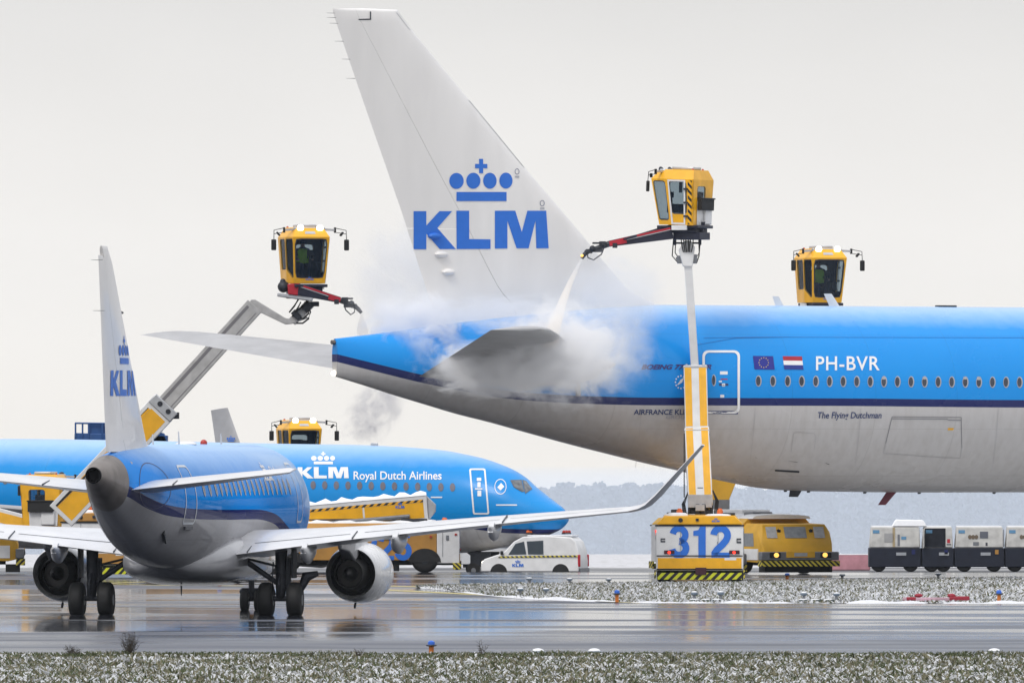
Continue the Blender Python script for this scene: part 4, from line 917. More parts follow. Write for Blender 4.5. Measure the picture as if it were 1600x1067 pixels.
    for sgn in (1, -1):
        b = MB(); b.loft([foil_ring((-35, sgn*.3, 4.6), (-39, sgn*.3, 4.6), (0, 0, 1), .1, 10), foil_ring((-39.3, sgn*7.1, 5.3), (-40.8, sgn*7.1, 5.3), (0, 0, 1), .1, 10)]); b.build('horizontal_stabilizer', wing_grey, t, smooth=50)
    g0 = gz(B.Y + 2); un = -3.9; b = MB(); b.cyl((un, 0, g0 + .35), (un, 0, 1.5), .1, .14); b.box((un + .3, .3, .85), (.9, .04, .5)); b.box((un + .3, -.3, .85), (.9, .04, .5)); b.cyl((un, 0, .8), (un - .9, 0, 1.4), .06); b.cyl((un, -.3, g0 + .34), (un, .3, g0 + .34), .06); gear = b.build('landing_gear', dark, t)
    for dy in (-.22, .22): wheel(gear, (un, dy, g0 + .34), .34, .22, (0, 1, 0), rim_under=gear)
    b = MB(); u, z = P(585, 696); b.box((u, 0, top(u)), (.3, .1, .2)); b.build('antenna', steel, t, bevel=.03)
    return B
glass2 = mat('cockpit glass', (.20, .22, .24), .08, var=.7, scale=4)
NB = build_narrow()
# ================================================================== deicing trucks
def operator_cab(parent, pos, yaw, lit=True, s=1.0, occupied=True, roll=0., door_side=1):
    """glazed operator's cabin: hexagonal plan, leaning windscreen, roof lamps and mirrors; part of its truck"""
    M0 = Matrix.Translation(pos) @ Matrix.Rotation(yaw, 4, 'Z') @ Matrix.Rotation(roll, 4, 'Y') @ Matrix.Scale(s, 4)
    bot = [(.60, .52), (.10, .65), (-.72, .65), (-.72, -.65), (.10, -.65), (.60, -.52)]
    top = [(.90, .62), (.28, .76), (-.74, .76), (-.74, -.76), (.28, -.76), (.90, -.62)]
    z0, z1, z2 = 0., 1.52, 1.84
    body = MB(); panes = []
    def panel(i, win, thick=.045, mi=0):
        j = (i + 1) % 6; q = [Vector((*bot[i], z0)), Vector((*bot[j], z0)), Vector((*top[j], z1)), Vector((*top[i], z1))]
        nrm = (q[1] - q[0]).cross(q[3] - q[0]).normalized(); cen = sum(q, Vector()) / 4
        if nrm.dot(Vector((cen.x, cen.y, 0))) < 0: nrm = -nrm
        P = lambda u, v: (q[0]*(1-u) + q[1]*u)*(1-v) + (q[3]*(1-u) + q[2]*u)*v
        if not win:
            body.hexa([P(0, 0), P(1, 0), P(1, 1), P(0, 1)] + [p - nrm*thick for p in (P(0, 0), P(1, 0), P(1, 1), P(0, 1))], mi); return
        n = 32; c = (sum(x for x, _ in win)/len(win), sum(y for _, y in win)/len(win)); O = []; I = []
        for k in range(n):
            a = 2*math.pi*k/n + math.pi/4; dx, dy = math.cos(a), math.sin(a)
            tx = ((1 - c[0])/dx if dx > 1e-9 else (c[0]/-dx if dx < -1e-9 else 9)); ty = ((1 - c[1])/dy if dy > 1e-9 else (c[1]/-dy if dy < -1e-9 else 9)); tt = min(tx, ty)
            O.append((c[0] + dx*tt, c[1] + dy*tt))
            best = 9
            for (ax, ay), (bx, by) in zip(win, win[1:] + win[:1]):
                ex, ey = bx - ax, by - ay; den = dx*ey - dy*ex
                if abs(den) < 1e-9: continue
                r = ((ax - c[0])*ey - (ay - c[1])*ex)/den; w_ = ((ax - c[0])*dy - (ay - c[1])*dx)/den
                if r > 0 and -1e-6 <= w_ <= 1 + 1e-6: best = min(best, r)
            I.append((c[0] + dx*best, c[1] + dy*best))
        for cx, cy in ((0, 0), (1, 0), (1, 1), (0, 1)):      # put the nearest boundary sample on each corner
            k = min(range(n), key=lambda k: (O[k][0]-cx)**2 + (O[k][1]-cy)**2); O[k] = (cx, cy)
        o1 = [P(*x) for x in O]; i1 = [P(*x) for x in I]; o2 = [p - nrm*thick for p in o1]; i2 = [p - nrm*thick for p in i1]
        ring = lambda A, Bq: [(A + k, A + (k+1) % n, Bq + (k+1) % n, Bq + k) for k in range(n)]
        body.add(o1 + i1 + o2 + i2, ring(0, n) + ring(n, 3*n) + ring(2*n, 0), mi); body.add(o2 + i2, ring(n, 0), 1)
        sea = [P(c[0] + (x - c[0])*1.0, c[1] + (y - c[1])*1.0) + nrm*.004 for x, y in I]; sei = [P(c[0] + (x - c[0])*.93, c[1] + (y - c[1])*.95) + nrm*.006 for x, y in I]
        panes.append(([p - nrm*.02 for p in i1], sea, sei))
    fw = rrect(.045, .11, .955, .965, .08); sw = [(x, y) for x, y in rrect(.08, .10, .92, .95, .08)]
    al = [(x, .95 - (.95 - y)*(1 - .28*(1 - x))) for x, y in rrect(.06, .07, .95, .965, .07)]; ar = [(1 - x, y) for x, y in al]
    rear_win = rrect(.20, .52, .62, .86, .06)
    panel(0, rrect(.08, .10, .92, .96, .08)); panel(4, al); panel(5, fw); panel(1, rrect(.08, .24, .74, .955, .08)); panel(3, rrect(.28, .30, .98, .96, .06)); panel(2, rear_win)
    tp = [Vector((x, y, z1)) for x, y in top]; t2 = [Vector((x*.78 - .06, y*.72, z2)) for x, y in top]
    body.add(tp + t2, [(i, (i+1) % 6, 6 + (i+1) % 6, 6 + i) for i in range(6)] + [tuple(range(6, 12))], 0)
    body.add([Vector((x, y, z0)) for x, y in bot], [tuple(range(6))], 1); body.add([Vector((x*.96, y*.96, z1 - .02)) for x, y in top], [tuple(range(6))], 1)
    cab = body.build('operator_cab', [yellow, dark], parent, smooth=25)
    cab.matrix_basis = parent.matrix_basis.inverted() @ M0
    seal = mat('window seal', (.03, .035, .05), .5)
    for pn, a, c in panes:
        b = MB(); b.add(pn, [tuple(range(len(pn)))], 0); n = len(a); b.add(a + c, [(k, (k+1) % n, n + (k+1) % n, n + k) for k in range(n)], 1); b.build('window', [glass, seal], cab, smooth=0)
    b = MB(); b.box((-.1, 0, z2 + .05), (.8, .62, .1)); b.build('roof_unit', steel, cab, bevel=.03)
    b = MB(); b.box((.55, 0, z2 - .06), (.22, 1.02, .14)); b.build('lamp_bar', steel, cab, bevel=.03)
    for sy in (-.33, .33):
        b = MB(); b.rev((.62, sy, z2 - .02), (.78, sy, z2 - .04), [(0, .07), (.06, .12), (.1, .11)], 14); b.build('work_lamp', dark, cab)
        b = MB(); b.rev((.715, sy, z2 - .03), (.76, sy, z2 - .035), [(0, .115), (.02, .1)], 14); b.build('lamp_lens', lamp_lit if lit else steel, cab)
    b = MB(); b.add([(.80, -.2, z1 + .07), (.80, .16, z1 + .07), (.66, .12, z1 + .22), (.66, -.16, z1 + .22)], [(0, 1, 2, 3)]); b.v = [(x + .03, y, z + .03) for x, y, z in b.v]; b.build('roof_hatch', steel, cab, smooth=0)
    for sg in (-1, 1):
        b = MB(); b.beam((.55, sg*.52, z2 - .07), (.62, sg*.84, z2 - .09), .08, .07); b.build('mirror_arm', steel, cab)
        b = MB(); k = [(.62, sg*.84, z2 - .02), (.70, sg*1.22, z2 - .10), (.72, sg*1.23, z2 - .50)]; b.tube(k, .014, 5); b.tube([(.62, sg*.84, z2 - .16), (.71, sg*1.22, z2 - .22)], .012, 5); b.box((.62, sg*.86, z2 - .09), (.07, .06, .18)); b.build('mirror_bracket', black, cab)
        b = MB(); b.box((.71, sg*1.23, z2 - .58), (.07, .17, .36)); b.build('mirror', black, cab, bevel=.03)
        b = MB(); b.beam((.66, sg*1.12, z2 - .16), (.70, sg*1.02, z2 - .28), .1, .06); b.build('camera', black, cab, bevel=.02)
    b = MB(); b.rev((-.55, .45, z2 - .10), (-.55, .45, z2 + .1), [(0, .05), (.1, .05), (.15, .02)], 10); b.rev((-.45, -.5, z2 - .10), (-.45, -.5, z2 + .1), [(0, .05), (.1, .05), (.15, .02)], 10); b.build('beacon', red_lens, cab)
    # hazard striped rear corners, door edge, rear box, handles
    for sg in (1,):
        b = MB(); b.add([(-.67, sg*.664, .03), (-.53, sg*.664, .03), (-.53, sg*.768, z1 - .03), (-.68, sg*.770, z1 - .03)], [(0, 1, 2, 3)]); b.build('hazard_stripe', haz_yellow, cab, smooth=0)
        fr = [(.07, .02), (.07, 1.5), (-.44, 1.5), (-.44, .02)]; yq = lambda z: sg*(.652 + .11*z/1.52 + .014); x_ = lambda x, z: x + (.16*z/1.52 if x > 0 else -.0)
        b = MB(); b.add([(x_(x, z), yq(z), z) for x, z in fr] + [(x_(x + (-.06 if x > 0 else .06), z), yq(z + (.06 if z < 1 else -.06)), z + (.06 if z < 1 else -.06)) for x, z in fr], [(k, (k+1) % 4, 4 + (k+1) % 4, 4 + k) for k in range(4)]); b.build('door_frame', white, cab, smooth=0)
        for z in (.3, .75, 1.2): b = MB(); b.box((-.46, yq(z) + sg*.02, z), (.14, .05, .06)); b.build('hinge', dark, cab)
    b = MB(); b.box((-.83, -.05, .72), (.16, .95, .42)); b.box((-.92, -.05, .90), (.05, 1.0, .05)); b.build('rear_box', black, cab, bevel=.02)
    b = MB(); b.add([(-.735, -.63, .02), (-.735, .4, .02), (-.745, .44, .82), (-.745, -.68, .82)], [(0, 1, 2, 3)]); b.build('rear_panel', white, cab, smooth=0)
    b = MB(); b.box((-.78, -.3, .30), (.1, .5, .5)); b.build('rear_cover', white, cab, bevel=.03)
    for yy, zz, wd in ((.0, .10, .22),):
        tx = logo(0, 0, 1, 1); vs = lambda x, y: (.607 + (.17 - y*.13)*.21 + .008, -.13 + x*.26, .10 + (1 - y)*.12)
        for l in tx: decal('logo_mark', logo_blue, cab, vs, loops=[l])
    # inside: seat, console
    b = MB(); b.box((-.3, 0, .5), (.48, .5, .12)); b.beam((-.52, 0, .52), (-.60, 0, 1.12), .46, .12, (0, 1, 0)); b.box((-.3, 0, .24), (.3, .3, .42)); b.box((.22, .34, .55), (.34, .16, .3)); b.box((.22, -.34, .55), (.34, .16, .3)); b.beam((.3, .1, .1), (.38, .1, .95), .05, .05); b.box((.38, .1, 1.0), (.06, .26, .2)); b.build('seat', black, cab, bevel=.03)
    if occupied: PEOPLE.append((M0, s))
    return cab, M0
PEOPLE = []
def lathe_path(pts): return [Vector(p) for p in pts]
TYRE_R = .56
def deice_truck(label, X, Y, rotz, number=None, paint=yellow, snowy=False, lit_tail=True, headlights=True, plain=False):
    t = thing('deicing_truck', label, 'deicing truck', (X, Y, gz(Y)), rotz, 'deicing trucks around the airliners')
    W = 1.42
    sec = lambda x, w_, z0, z1, zc, ins: [(x, -w_, z0), (x, w_, z0), (x, w_, zc), (x, w_ - ins, z1), (x, -w_ + ins, z1), (x, -w_, zc)]
    b = MB(); b.loft([sec(x, W - .02, .55, 2.2, 1.88, .28) for x in (-3.55, 3.0)]); b.build('tank_body', paint, t, bevel=.02)
    b = MB(); b.loft([sec(x, W, .42, 1.9, 1.86, .03) for x in (-4.5, -3.56)]); b.build('rear_module', white, t, bevel=.02)
    b = MB(); b.loft([sec(-4.49, W - .03, 1.92, 2.19, 1.95, .25), sec(-3.56, W - .03, 1.92, 2.24, 1.95, .25)]); hood = b.build('rear_hood', paint, t, bevel=.015)
    b = MB(); b.box((0, 0, .48), (8.6, 1.1, .3)); b.box((-3.1, 0, .52), (.2, 2.3, .2)); b.box((2.7, 0, .52), (.2, 2.3, .2)); b.build('chassis', dark, t)
    b = MB()
    for (x, y, dx, dy, h) in ((-1.5, .2, 2.6, 1.5, .07), (1.4, -.1, 2.6, 1.7, .06), (-3.9, .75, .8, .7, .10), (-4.0, -.6, .7, .8, .06), (2.4, .4, 1.0, 1.2, .08)):
        rings = []
        for f, s_ in ((0, 1), (.55, .94), (.9, .75), (1.0, .4)):
            rings.append([(x + dx/2*s_*math.cos(a)*(1 + .12*math.sin(5*a + x)), y + dy/2*s_*math.sin(a)*(1 + .1*math.cos(4*a)), 2.205 + h*f) for a in [2*math.pi*k/22 for k in range(22)]])
        b.loft(rings)
    if snowy:
        rings = []
        for k in range(30):
            x = -3.5 + 6.9*k/29; h = .14 + .05*math.sin(k*1.3) + .03*math.sin(k*3.1); rings.append([(x, 1.12*math.cos(a), 2.19 + h*max(0, math.sin(a))**.5) for a in [math.pi*j/10 for j in range(11)]])
        b.loft(rings); k_ = MB(); k_.box((-.6, .1, 2.36), (3.4, 1.1, .36)); k_.build('roof_tank', white, t, bevel=.05); k_ = MB(); k_.box((2.1, -.3, 2.33), (.7, .8, .26)); k_.build('roof_vent', midgrey, t, bevel=.03)
        k_ = MB(); k_.tube([(-2.4, .8, 2.34), (0, .86, 2.36), (2.4, .8, 2.34), (2.9, .3, 2.28)], .035, 6); k_.build('roof_pipe', dark, t)
    b.build('roof_snow', snow, t, smooth=60)
    # front cab, low and wide
    b = MB(); b.loft([sec(3.02, W - .02, .5, 2.02, 1.7, .2), sec(4.38, W - .02, .45, 1.98, 1.66, .2), sec(4.60, W - .04, .5, 1.38, 1.25, .08), sec(4.75, W - .1, .55, 1.05, 1.0, .08)])
    fc = b.build('front_cab', paint, t, bevel=.02)
    fp = lambda y, f: (4.38 + .22*f + .014, y, 1.98 - .60*f + .008)
    for y0, y1 in ((-1.12, -.72), (-.42, .42), (.72, 1.12)):
        b = MB(); b.add([fp(y0, .18), fp(y1, .18), fp(y1, .92), fp(y0, .92)], [(0, 1, 2, 3)]); b.build('windscreen', frosted if y0 == -.42 else mat('salted glass', (.52, .52, .52), .4, var=.3, scale=7), fc, smooth=0)
    for sg in (-1, 1):
        b = MB(); yw = sg*(W - .02 + .008); b.add([(3.2, yw, 1.1), (4.1, yw, 1.1), (4.05, yw, 1.62), (3.2, yw, 1.62)], [(0, 1, 2, 3)]); b.build('side_window', frosted, fc, smooth=0)
        b = MB(); b.box((4.45, sg*.62, 1.62), (.1, .14, .3)); b.beam((4.3, sg*.6, 1.9), (4.5, sg*.63, 1.75), .03, .03); b.build('mirror', black, fc, bevel=.02)
    b = MB(); b.box((4.80, 0, .72), (.3, 3.0, .34)); bump_ = b.build('bumper', midgrey, t, bevel=.03)
    b = MB(); b.box((4.82, 0, .42), (.32, 3.02, .22)); b.build('hazard_stripe', haz_fine, bump_)
    b = MB(); b.box((4.55, 0, .2), (.5, 2.6, .26)); b.build('skirt', black, t)
    for sg in (-1, 1):
        b = MB(); b.box((4.95, sg*.98, .76), (.05, .42, .22)); b.build('lamp_housing', black, bump_, bevel=.02)
        b = MB(); b.rev((4.96, sg*.94, .76), (5.0, sg*.94, .76), [(0, .1), (.03, .09)], 14); b.build('headlight', amber_lit if headlights else steel, bump_)
    b = MB(); b.box((4.96, 0, .78), (.02, 1.1, .24)); b.build('bumper_panel', paint, bump_); b = MB(); b.loft([sec(3.01, W + .004, .56, 1.0, .9, .02), sec(4.45, W + .004, .56, 1.0, .9, .02)]); b.build('lower_panel', white, fc); b = MB(); b.box((4.975, 0, .78), (.01, .5, .14)); b.build('bumper_badge', steel, bump_)
    # rear face
    b = MB(); b.box((-4.512, 0, .66), (.02, 2.72, .34)); b.box((-4.513, -1.0, .80), (.022, .38, .08), 1); b.build('rear_band', [paint, white], t)
    b = MB(); b.box((-4.51, 0, .90), (.03, 2.8, .035)); b.box((-4.51, 0, .46), (.03, 2.8, .05)); b.box((-4.51, 0, 1.885), (.04, 2.9, .05)); b.build('rear_trim', black, t)
    b = MB(); b.box((-4.42, 0, .24), (.22, 2.74, .22)); b.build('hazard_stripe', haz_green, t)
    b = MB(); b.box((-4.55, -.04, .40), (.04, .36, .24)); b.build('number_plate', mat('dark red plate', (.05, .008, .02), .4), t, bevel=.01)
    for y in (-.6, .62):
        b = MB(); b.box((-4.512, y, 1.37), (.012, .014, .95)); b.box((-4.514, y + .02, 1.32), (.02, .03, .09)); b.build('door_seam', mat('seam grey', (.3, .32, .36), .5), t)
    for y, z0 in ((.99, 1.02), (-1.28, 1.02)):
        b = MB(); b.box((-4.52, y + (.15 if y < 0 else 0), z0), (.04, .34, .12)); lh = b.build('tail_light', mat('dark red lens', (.06, .005, .012), .3), t, bevel=.01)
        b = MB(); b.rev((-4.535, y + (.16 if y < 0 else 0), z0 - .01), (-4.56, y + (.16 if y < 0 else 0), z0 - .01), [(0, .05), (.02, .04)], 12); b.build('lamp', red_lit if lit_tail else red_lens, lh)
    for x, z in ((-4.35, 1.70), (-3.3, 1.6)):
        b = MB(); b.box((x, W + .01, z), (.1, .04, .08)); b.build('side_marker', red_lit if lit_tail else red_lens, t)
    b = MB(); b.rev((-4.505, .62, 2.06), (-4.54, .62, 2.06), [(0, .075), (.03, .06)], 14); b.build('camera', dark, hood); b = MB(); b.box((-4.52, .08, 2.07), (.03, .1, .09)); b.build('socket', dark, hood)
    tq = logo(0, 0, 1, 1)
    for l in tq: decal('logo_mark', logo_blue, hood, lambda x, y: (-4.508, -.40 - x*.25, 2.14 - y*.14), loops=[l])
    for y, h in ((1.27, .13), (-1.20, .16)): decal('notice', gap, t, lambda x, q: (-4.515, y - x*.15, 1.47 - q*h), loops=[[(0, 0), (1, 0), (1, .35), (.2, .35), (.2, .6), (1, .6), (1, 1), (0, 1)]])
    for x, y in ((-3.9, .66), (-3.85, -.66)):
        b = MB(); b.rev((x, y, 2.2), (x, y, 2.5), [(0, .10), (.16, .1), (.24, .05)], 14); b.build('beacon', orange, t)
    for c_, d_3 in (((-3.9, -.95, 2.26), (.3, .4, .08)), ((-3.9, .95, 2.26), (.2, .25, .1)), ((-2.6, .7, 2.3), (1.1, .5, .2))):
        b = MB(); b.box(c_, d_3); b.build('deck_box', dark, t, bevel=.02)
    for x in (-3.05, 2.7):
        for sg in (-1, 1):
            wheel(t, (x, sg*(W - .24), TYRE_R), TYRE_R, .46, (0, 1, 0), flat=.004, rim_m=dark, name='wheel')
            b = MB(); k = 14; arch = [(x + .68*math.cos(math.pi*i/k), sg*(W + .012), TYRE_R - .1 + .62*math.sin(math.pi*i/k)) for i in range(k + 1)]; b.add(arch, [tuple(range(k + 1))]); b.build('wheel_arch', black, t, smooth=0)
    for sg in (-1, 1): b = MB(); b.box((-4.40, sg*(W + .03), .3), (.35, .05, .28)); b.build('corner_stripe', haz_fine, t)
    for sg in (-1, 1):
        b = MB(); b.box((-1.6, sg*(W + .005), 1.62), (.5, .02, .3)); b.build('side_panel', midgrey, t); b = MB(); b.box((-3.8, sg*(W + .008), 1.25), (.02, .012, 1.1)); b.build('door_seam', midgrey, t); b = MB(); b.box((-4.0, sg*(W + .01), 1.55), (.12, .02, .22)); b.build('door_handle', midgrey, t)
    if number:
        for l in number_loops(number): decal('fleet_number', logo_blue, t, lambda x, y: (-4.518, .98 - x*1.98, 1.875 - y*1.03), loops=[l])
        for sg in (-1, 1):
            for l in number_loops(number): decal('fleet_number', logo_blue, t, lambda x, y: ((x*2.1 - 1.05)*-sg - 1.45, sg*(W - .02 + .012), 1.72 - y*1.15), loops=[l])
    return t
frosted = mat('grey windscreen', (.30, .32, .34), .3, var=.3, scale=5)
def boom_section(parent, a, b_, wd, ht, side, name='boom_section', m=white, panels=None, pm=yellow):
    q = MB(); q.beam(a, b_, wd, ht, side, 0); o = q.build(name, m, parent, bevel=.02, world=True)
    if panels:                       # coloured panels let into the faces
        a, b_ = Vector(a), Vector(b_); d = (b_ - a).normalized(); s_ = Vector(side); s_ = (s_ - d*s_.dot(d)).normalized(); up = d.cross(s_); L = (b_ - a).length
        for (axis, f0, f1, o0, o1) in panels:
            nrm, lat, off, half_ = ((up, s_, ht/2, wd/2) if axis == 'u' else (-up, s_, ht/2, wd/2) if axis == '-u' else (s_, up, wd/2, ht/2) if axis == 's' else (-s_, up, wd/2, ht/2))
            p = MB(); p.add([a + d*L*f + lat*half_*2*o_ + nrm*(off + .006) for f, o_ in ((f0, o0), (f1, o0), (f1, o1), (f0, o1))], [(0, 1, 2, 3)]); po = p.build('boom_panel', pm, o, smooth=0)
    return o
def spray_arm(parent, pts, lamp=True):
    """tapered arm under the cab, red cover, hoses and the nozzle head; pts from cab to nozzle in world space"""
    a, b_, n0, n1 = [Vector(p) for p in pts]
    q = MB(); q.beam(a, b_, .20, .40, (0, 1, 0), 0, .13, .20); arm = q.build('spray_arm', mat('arm navy', (.012, .015, .035), .4), parent, bevel=.02, world=True)
    d = (b_ - a); q = MB(); q.beam(a + d*.02 + Vector((0, -.11, .16)), b_ - d*.25 + Vector((0, -.09, .085)), .03, .06, (0, 1, 0), 0, .03, .06); q.beam(b_ - d*.27 + Vector((0, -.09, .02)), b_ + Vector((0, -.08, .0)), .035, .19, (0, 1, 0), 0, .03, .16); q.build('arm_cover', red, arm)
    q = MB(); q.beam(a + d*.02 + Vector((0, -.12, .11)), b_ - d*.28 + Vector((0, -.1, .03)), .02, .025, (0, 1, 0)); q.build('trim_strip', steel, arm)
    q = MB(); q.box(b_ + Vector((0, -.12, -.09)) - d*.09, (.16, .03, .16)); q.cyl(b_ - d*.10 + Vector((0, -.13, -.12)), b_ - d*.10 + Vector((0, -.16, -.12)), .06); q.build('arm_lug', dark, arm)
    q = MB(); e = (n0 - b_); q.tube([b_, b_ + e*.5, n0], [.10, .085, .07], 8); q.box(b_ + e*.3 + Vector((0, -.05, .1)), (.22, .12, .12)); q.box(b_ + e*.55 + Vector((0, -.03, .17)), (.3, .08, .06)); q.box(b_ + e*.5 + Vector((0, -.06, -.08)), (.28, .1, .12)); q.ball(b_ + e*.75 + Vector((0, -.06, .05)), .1); q.box(b_ + e*.9, (.2, .14, .14)); q.tube([b_ + e*.2 + Vector((0, -.1, 0)), b_ + e*.35 + Vector((0, -.13, -.25)), b_ + e*.7 + Vector((0, -.12, -.34)), b_ + e*.95 + Vector((0, -.08, -.2)), n0], .022, 6); q.build('nozzle_head', dark, arm)
    q = MB(); q.tube([n0, n0 + (n1 - n0)*.4 + Vector((0, 0, .02)), n1], [.06, .075, .055], 10); q.ball(n0, .09); q.build('nozzle', dark, arm)
    if lamp: q = MB(); q.ball(n1 + (n0 - n1)*.35 + Vector((-.05, -.06, .02)), (.05, .03, .045)); q.build('nozzle_lamp', amber_lit, arm)
    return arm
def under_cab(parent, p, yaw, steel_arm=None):
    """turntable, frame and hoses beneath an operator's cab"""
    Rz = Matrix.Rotation(yaw, 3, 'Z'); T = lambda x, y, z: Vector(p) + Rz @ Vector((x, y, z))
    q = MB(); q.box(T(-.1, 0, -.06), (1.5, 1.15, .10), 0, Rz); q.box(T(-.1, 0, -.18), (1.2, .9, .14), 0, Rz); q.box(T(-.35, 0, -.36), (.95, .8, .24), 0, Rz); q.build('cab_floor', mat('arm navy', (.012, .015, .035), .4), parent, bevel=.02, world=True)
    q = MB(); q.box(T(-.2, -.62, -.09), (.55, .05, .16), 0, Rz); q.box(T(-.2, .62, -.09), (.55, .05, .16), 0, Rz); q.build('step', white, parent, world=True)
    return T

# --- truck 312, seen from behind with its boom raised almost upright
tA = deice_truck('yellow and white deicing truck seen from behind, numbered 312, boom raised upright', 6.20, 441.8, R(88.8), '312')
tA.location.z = gz(440)
YB = 439.3; side_x = (1, 0, 0)
b0, b1, b2 = at(1094.5, 792, YB), at(1088.5, 672, YB + 1.0), at(1086, 574, YB + 1.6); b3 = at(1074.5, 404, YB + 1.2)
ywp = [('-u', .06, .985, -.45, -.17), ('-u', .06, .985, .17, .45)]
boom_section(tA, b0, b1, .80, .62, side_x, 'boom', white, [('u', .13, .985, -.47, -.19), ('u', .13, .985, .14, .45), ('-u', .1, .985, -.45, -.17), ('-u', .1, .985, .17, .45)])
boom_section(tA, b1 + Vector((0, 0, .012)), b2, .76, .58, side_x, 'boom', white, [('u', .02, .98, -.46, -.17), ('u', .02, .98, .15, .46), ('-u', .02, .98, -.46, -.17), ('-u', .02, .98, .15, .46)])
boom_section(tA, b2 + Vector((0, 0, -.1)), b3, .26, .30, side_x, 'boom', white)
q = MB(); q.box(b1 + Vector((0, 0, 0)), (.86, .68, .06)); q.box(b2, (.8, .62, .10)); q.cyl(b2 + Vector((-.28, -.3, .06)), b2 + Vector((-.28, .3, .06)), .05); q.cyl(b2 + Vector((.28, -.3, .06)), b2 + Vector((.28, .3, .06)), .05); q.build('boom_collar', steel, tA, bevel=.02, world=True)
q = MB(); q.box(b0 + Vector((-.02, -.28, .20)), (.78, .12, .42)); q.box(b0 + Vector((-.02, -.36, -.02)), (.3, .1, .2)); q.box(b0 + Vector((.0, -.30, .62)), (.02, .0, .0)); q.build('boom_foot', steel, tA, bevel=.02, world=True)
q = MB(); q.box(b0 + Vector((0, .1, -.42)), (.62, .7, .66)); q.box(b0 + Vector((-.36, -.05, -.3)), (.10, .3, .7)); q.box(b0 + Vector((.36, -.05, -.3)), (.10, .3, .7)); q.cyl(b0 + Vector((-.1, -.3, -.5)), b0 + Vector((-.1, -.3, .1)), .08); q.cyl(b0 + Vector((.1, -.3, -.5)), b0 + Vector((.1, -.3, .1)), .08); q.build('turret', dark, tA, bevel=.02, world=True)
q = MB()
for k in range(3): q.tube([b0 + Vector((.42 + k*.05, -.1, -.5)), b0 + Vector((.5 + k*.04, -.2, .2)), b0 + Vector((.40, -.1, .55))], .02, 6); q.tube([b0 + Vector((-.42 - k*.05, -.1, -.5)), b0 + Vector((-.52 - k*.04, -.2, .1)), b0 + Vector((-.40, -.1, .5))], .02, 6)
for sx in (-.41, .42): q.tube([b1 + Vector((sx, -.2, -2.2)), b1 + Vector((sx, -.2, -.1))], .018, 5)
q.build('hose', black, tA, world=True)
q = MB(); p = b0 + (b1 - b0)*.25 + Vector((.02, -.33, 0)); q.box(p, (.18, .02, .03)); q.box(p + Vector((0, 0, -.12)), (.05, .02, .05)); q.build('boom_marking', gap, tA, world=True)
# knuckle beneath the cab
k0 = at(1074.5, 400, YB + 1.2); q = MB()
q.prism([k0 + Vector((-.16, -.2, -.35)), k0 + Vector((.16, -.2, -.35)), k0 + Vector((.24, -.2, .28)), k0 + Vector((.1, -.2, .50)), k0 + Vector((-.1, -.2, .50)), k0 + Vector((-.30, -.2, .2))], (0, .36, 0)); q.build('boom_knuckle', white, tA, bevel=.03, world=True)
q = MB(); q.box(k0 + Vector((-.27, 0, -.12)), (.16, .3, .26)); q.build('knuckle_bracket', midgrey, tA, bevel=.02, world=True); q = MB(); q.box(k0 + Vector((.24, 0, -.1)), (.14, .3, .3)); q.build('knuckle_bracket', midgrey, tA, bevel=.02, world=True); q = MB(); q.cyl(k0 + Vector((-.38, 0, -.1)), k0 + Vector((-.2, 0, -.02)), .05); q.build('knuckle_pin', midgrey, tA, bevel=.02, world=True)
q = MB()
for sx, h in ((-.46, .65), (.42, .62)):
    q.tube([k0 + Vector((sx, -.1, .62)), k0 + Vector((sx - .05, -.1, .0)), k0 + Vector((sx*.7, -.1, -.22))], .02, 5); q.tube([k0 + Vector((sx*.85, -.1, .62)), k0 + Vector((sx*.9, -.1, .1)), k0 + Vector((sx*.6, -.1, -.1))], .018, 5)
for k in range(6): q.tube([k0 + Vector((-.22 + .08*k, -.22, .6)), k0 + Vector((-.2 + .07*k + .03*math.sin(k*3), -.3, .35)), k0 + Vector((-.14 + .05*k, -.24, .12))], .018, 5)
q.build('hose', black, tA, world=True)
q = MB(); q.prism([k0 + Vector((-.62, -.4, 1.12)), k0 + Vector((.58, -.4, 1.12)), k0 + Vector((.50, -.4, .78)), k0 + Vector((-.48, -.4, .78))], (0, .8, 0)); q.box(k0 + Vector((0, 0, .7)), (.95, .5, .14)); q.box(k0 + Vector((-.42, 0, .55)), (.1, .3, .4)); q.box(k0 + Vector((.40, 0, .55)), (.1, .3, .4)); q.beam(k0 + Vector((-.42, -.1, .42)), k0 + Vector((.42, -.1, .42)), .06, .06); q.build('slew_base', mat('arm navy', (.012, .015, .035), .4), tA, bevel=.03, world=True)
q = MB(); q.beam(k0 + Vector((-.55, -.43, 1.13)), k0 + Vector((.55, -.43, 1.13)), .03, .05); q.build('slew_trim', steel, tA, world=True)
cabA = at(1066, 352, YB + 1.2); operator_cab(tA, cabA, R(153), lit=False, s=.985, occupied=False, roll=R(-2)); TA = under_cab(tA, cabA, R(153))
spray_arm(tA, (cabA + Vector((-.35, -.35, -.26)), at(952, 381, YB), at(917, 394, YB - .1), at(909, 404, YB - .15)))
q = MB(); q.beam(cabA + Vector((-.4, -.1, -.05)), at(975, 374, YB), .10, .14, (0, 1, 0), 0, .06, .06); q.build('arm_strut', mat('arm navy', (.012, .015, .035), .4), tA, world=True)

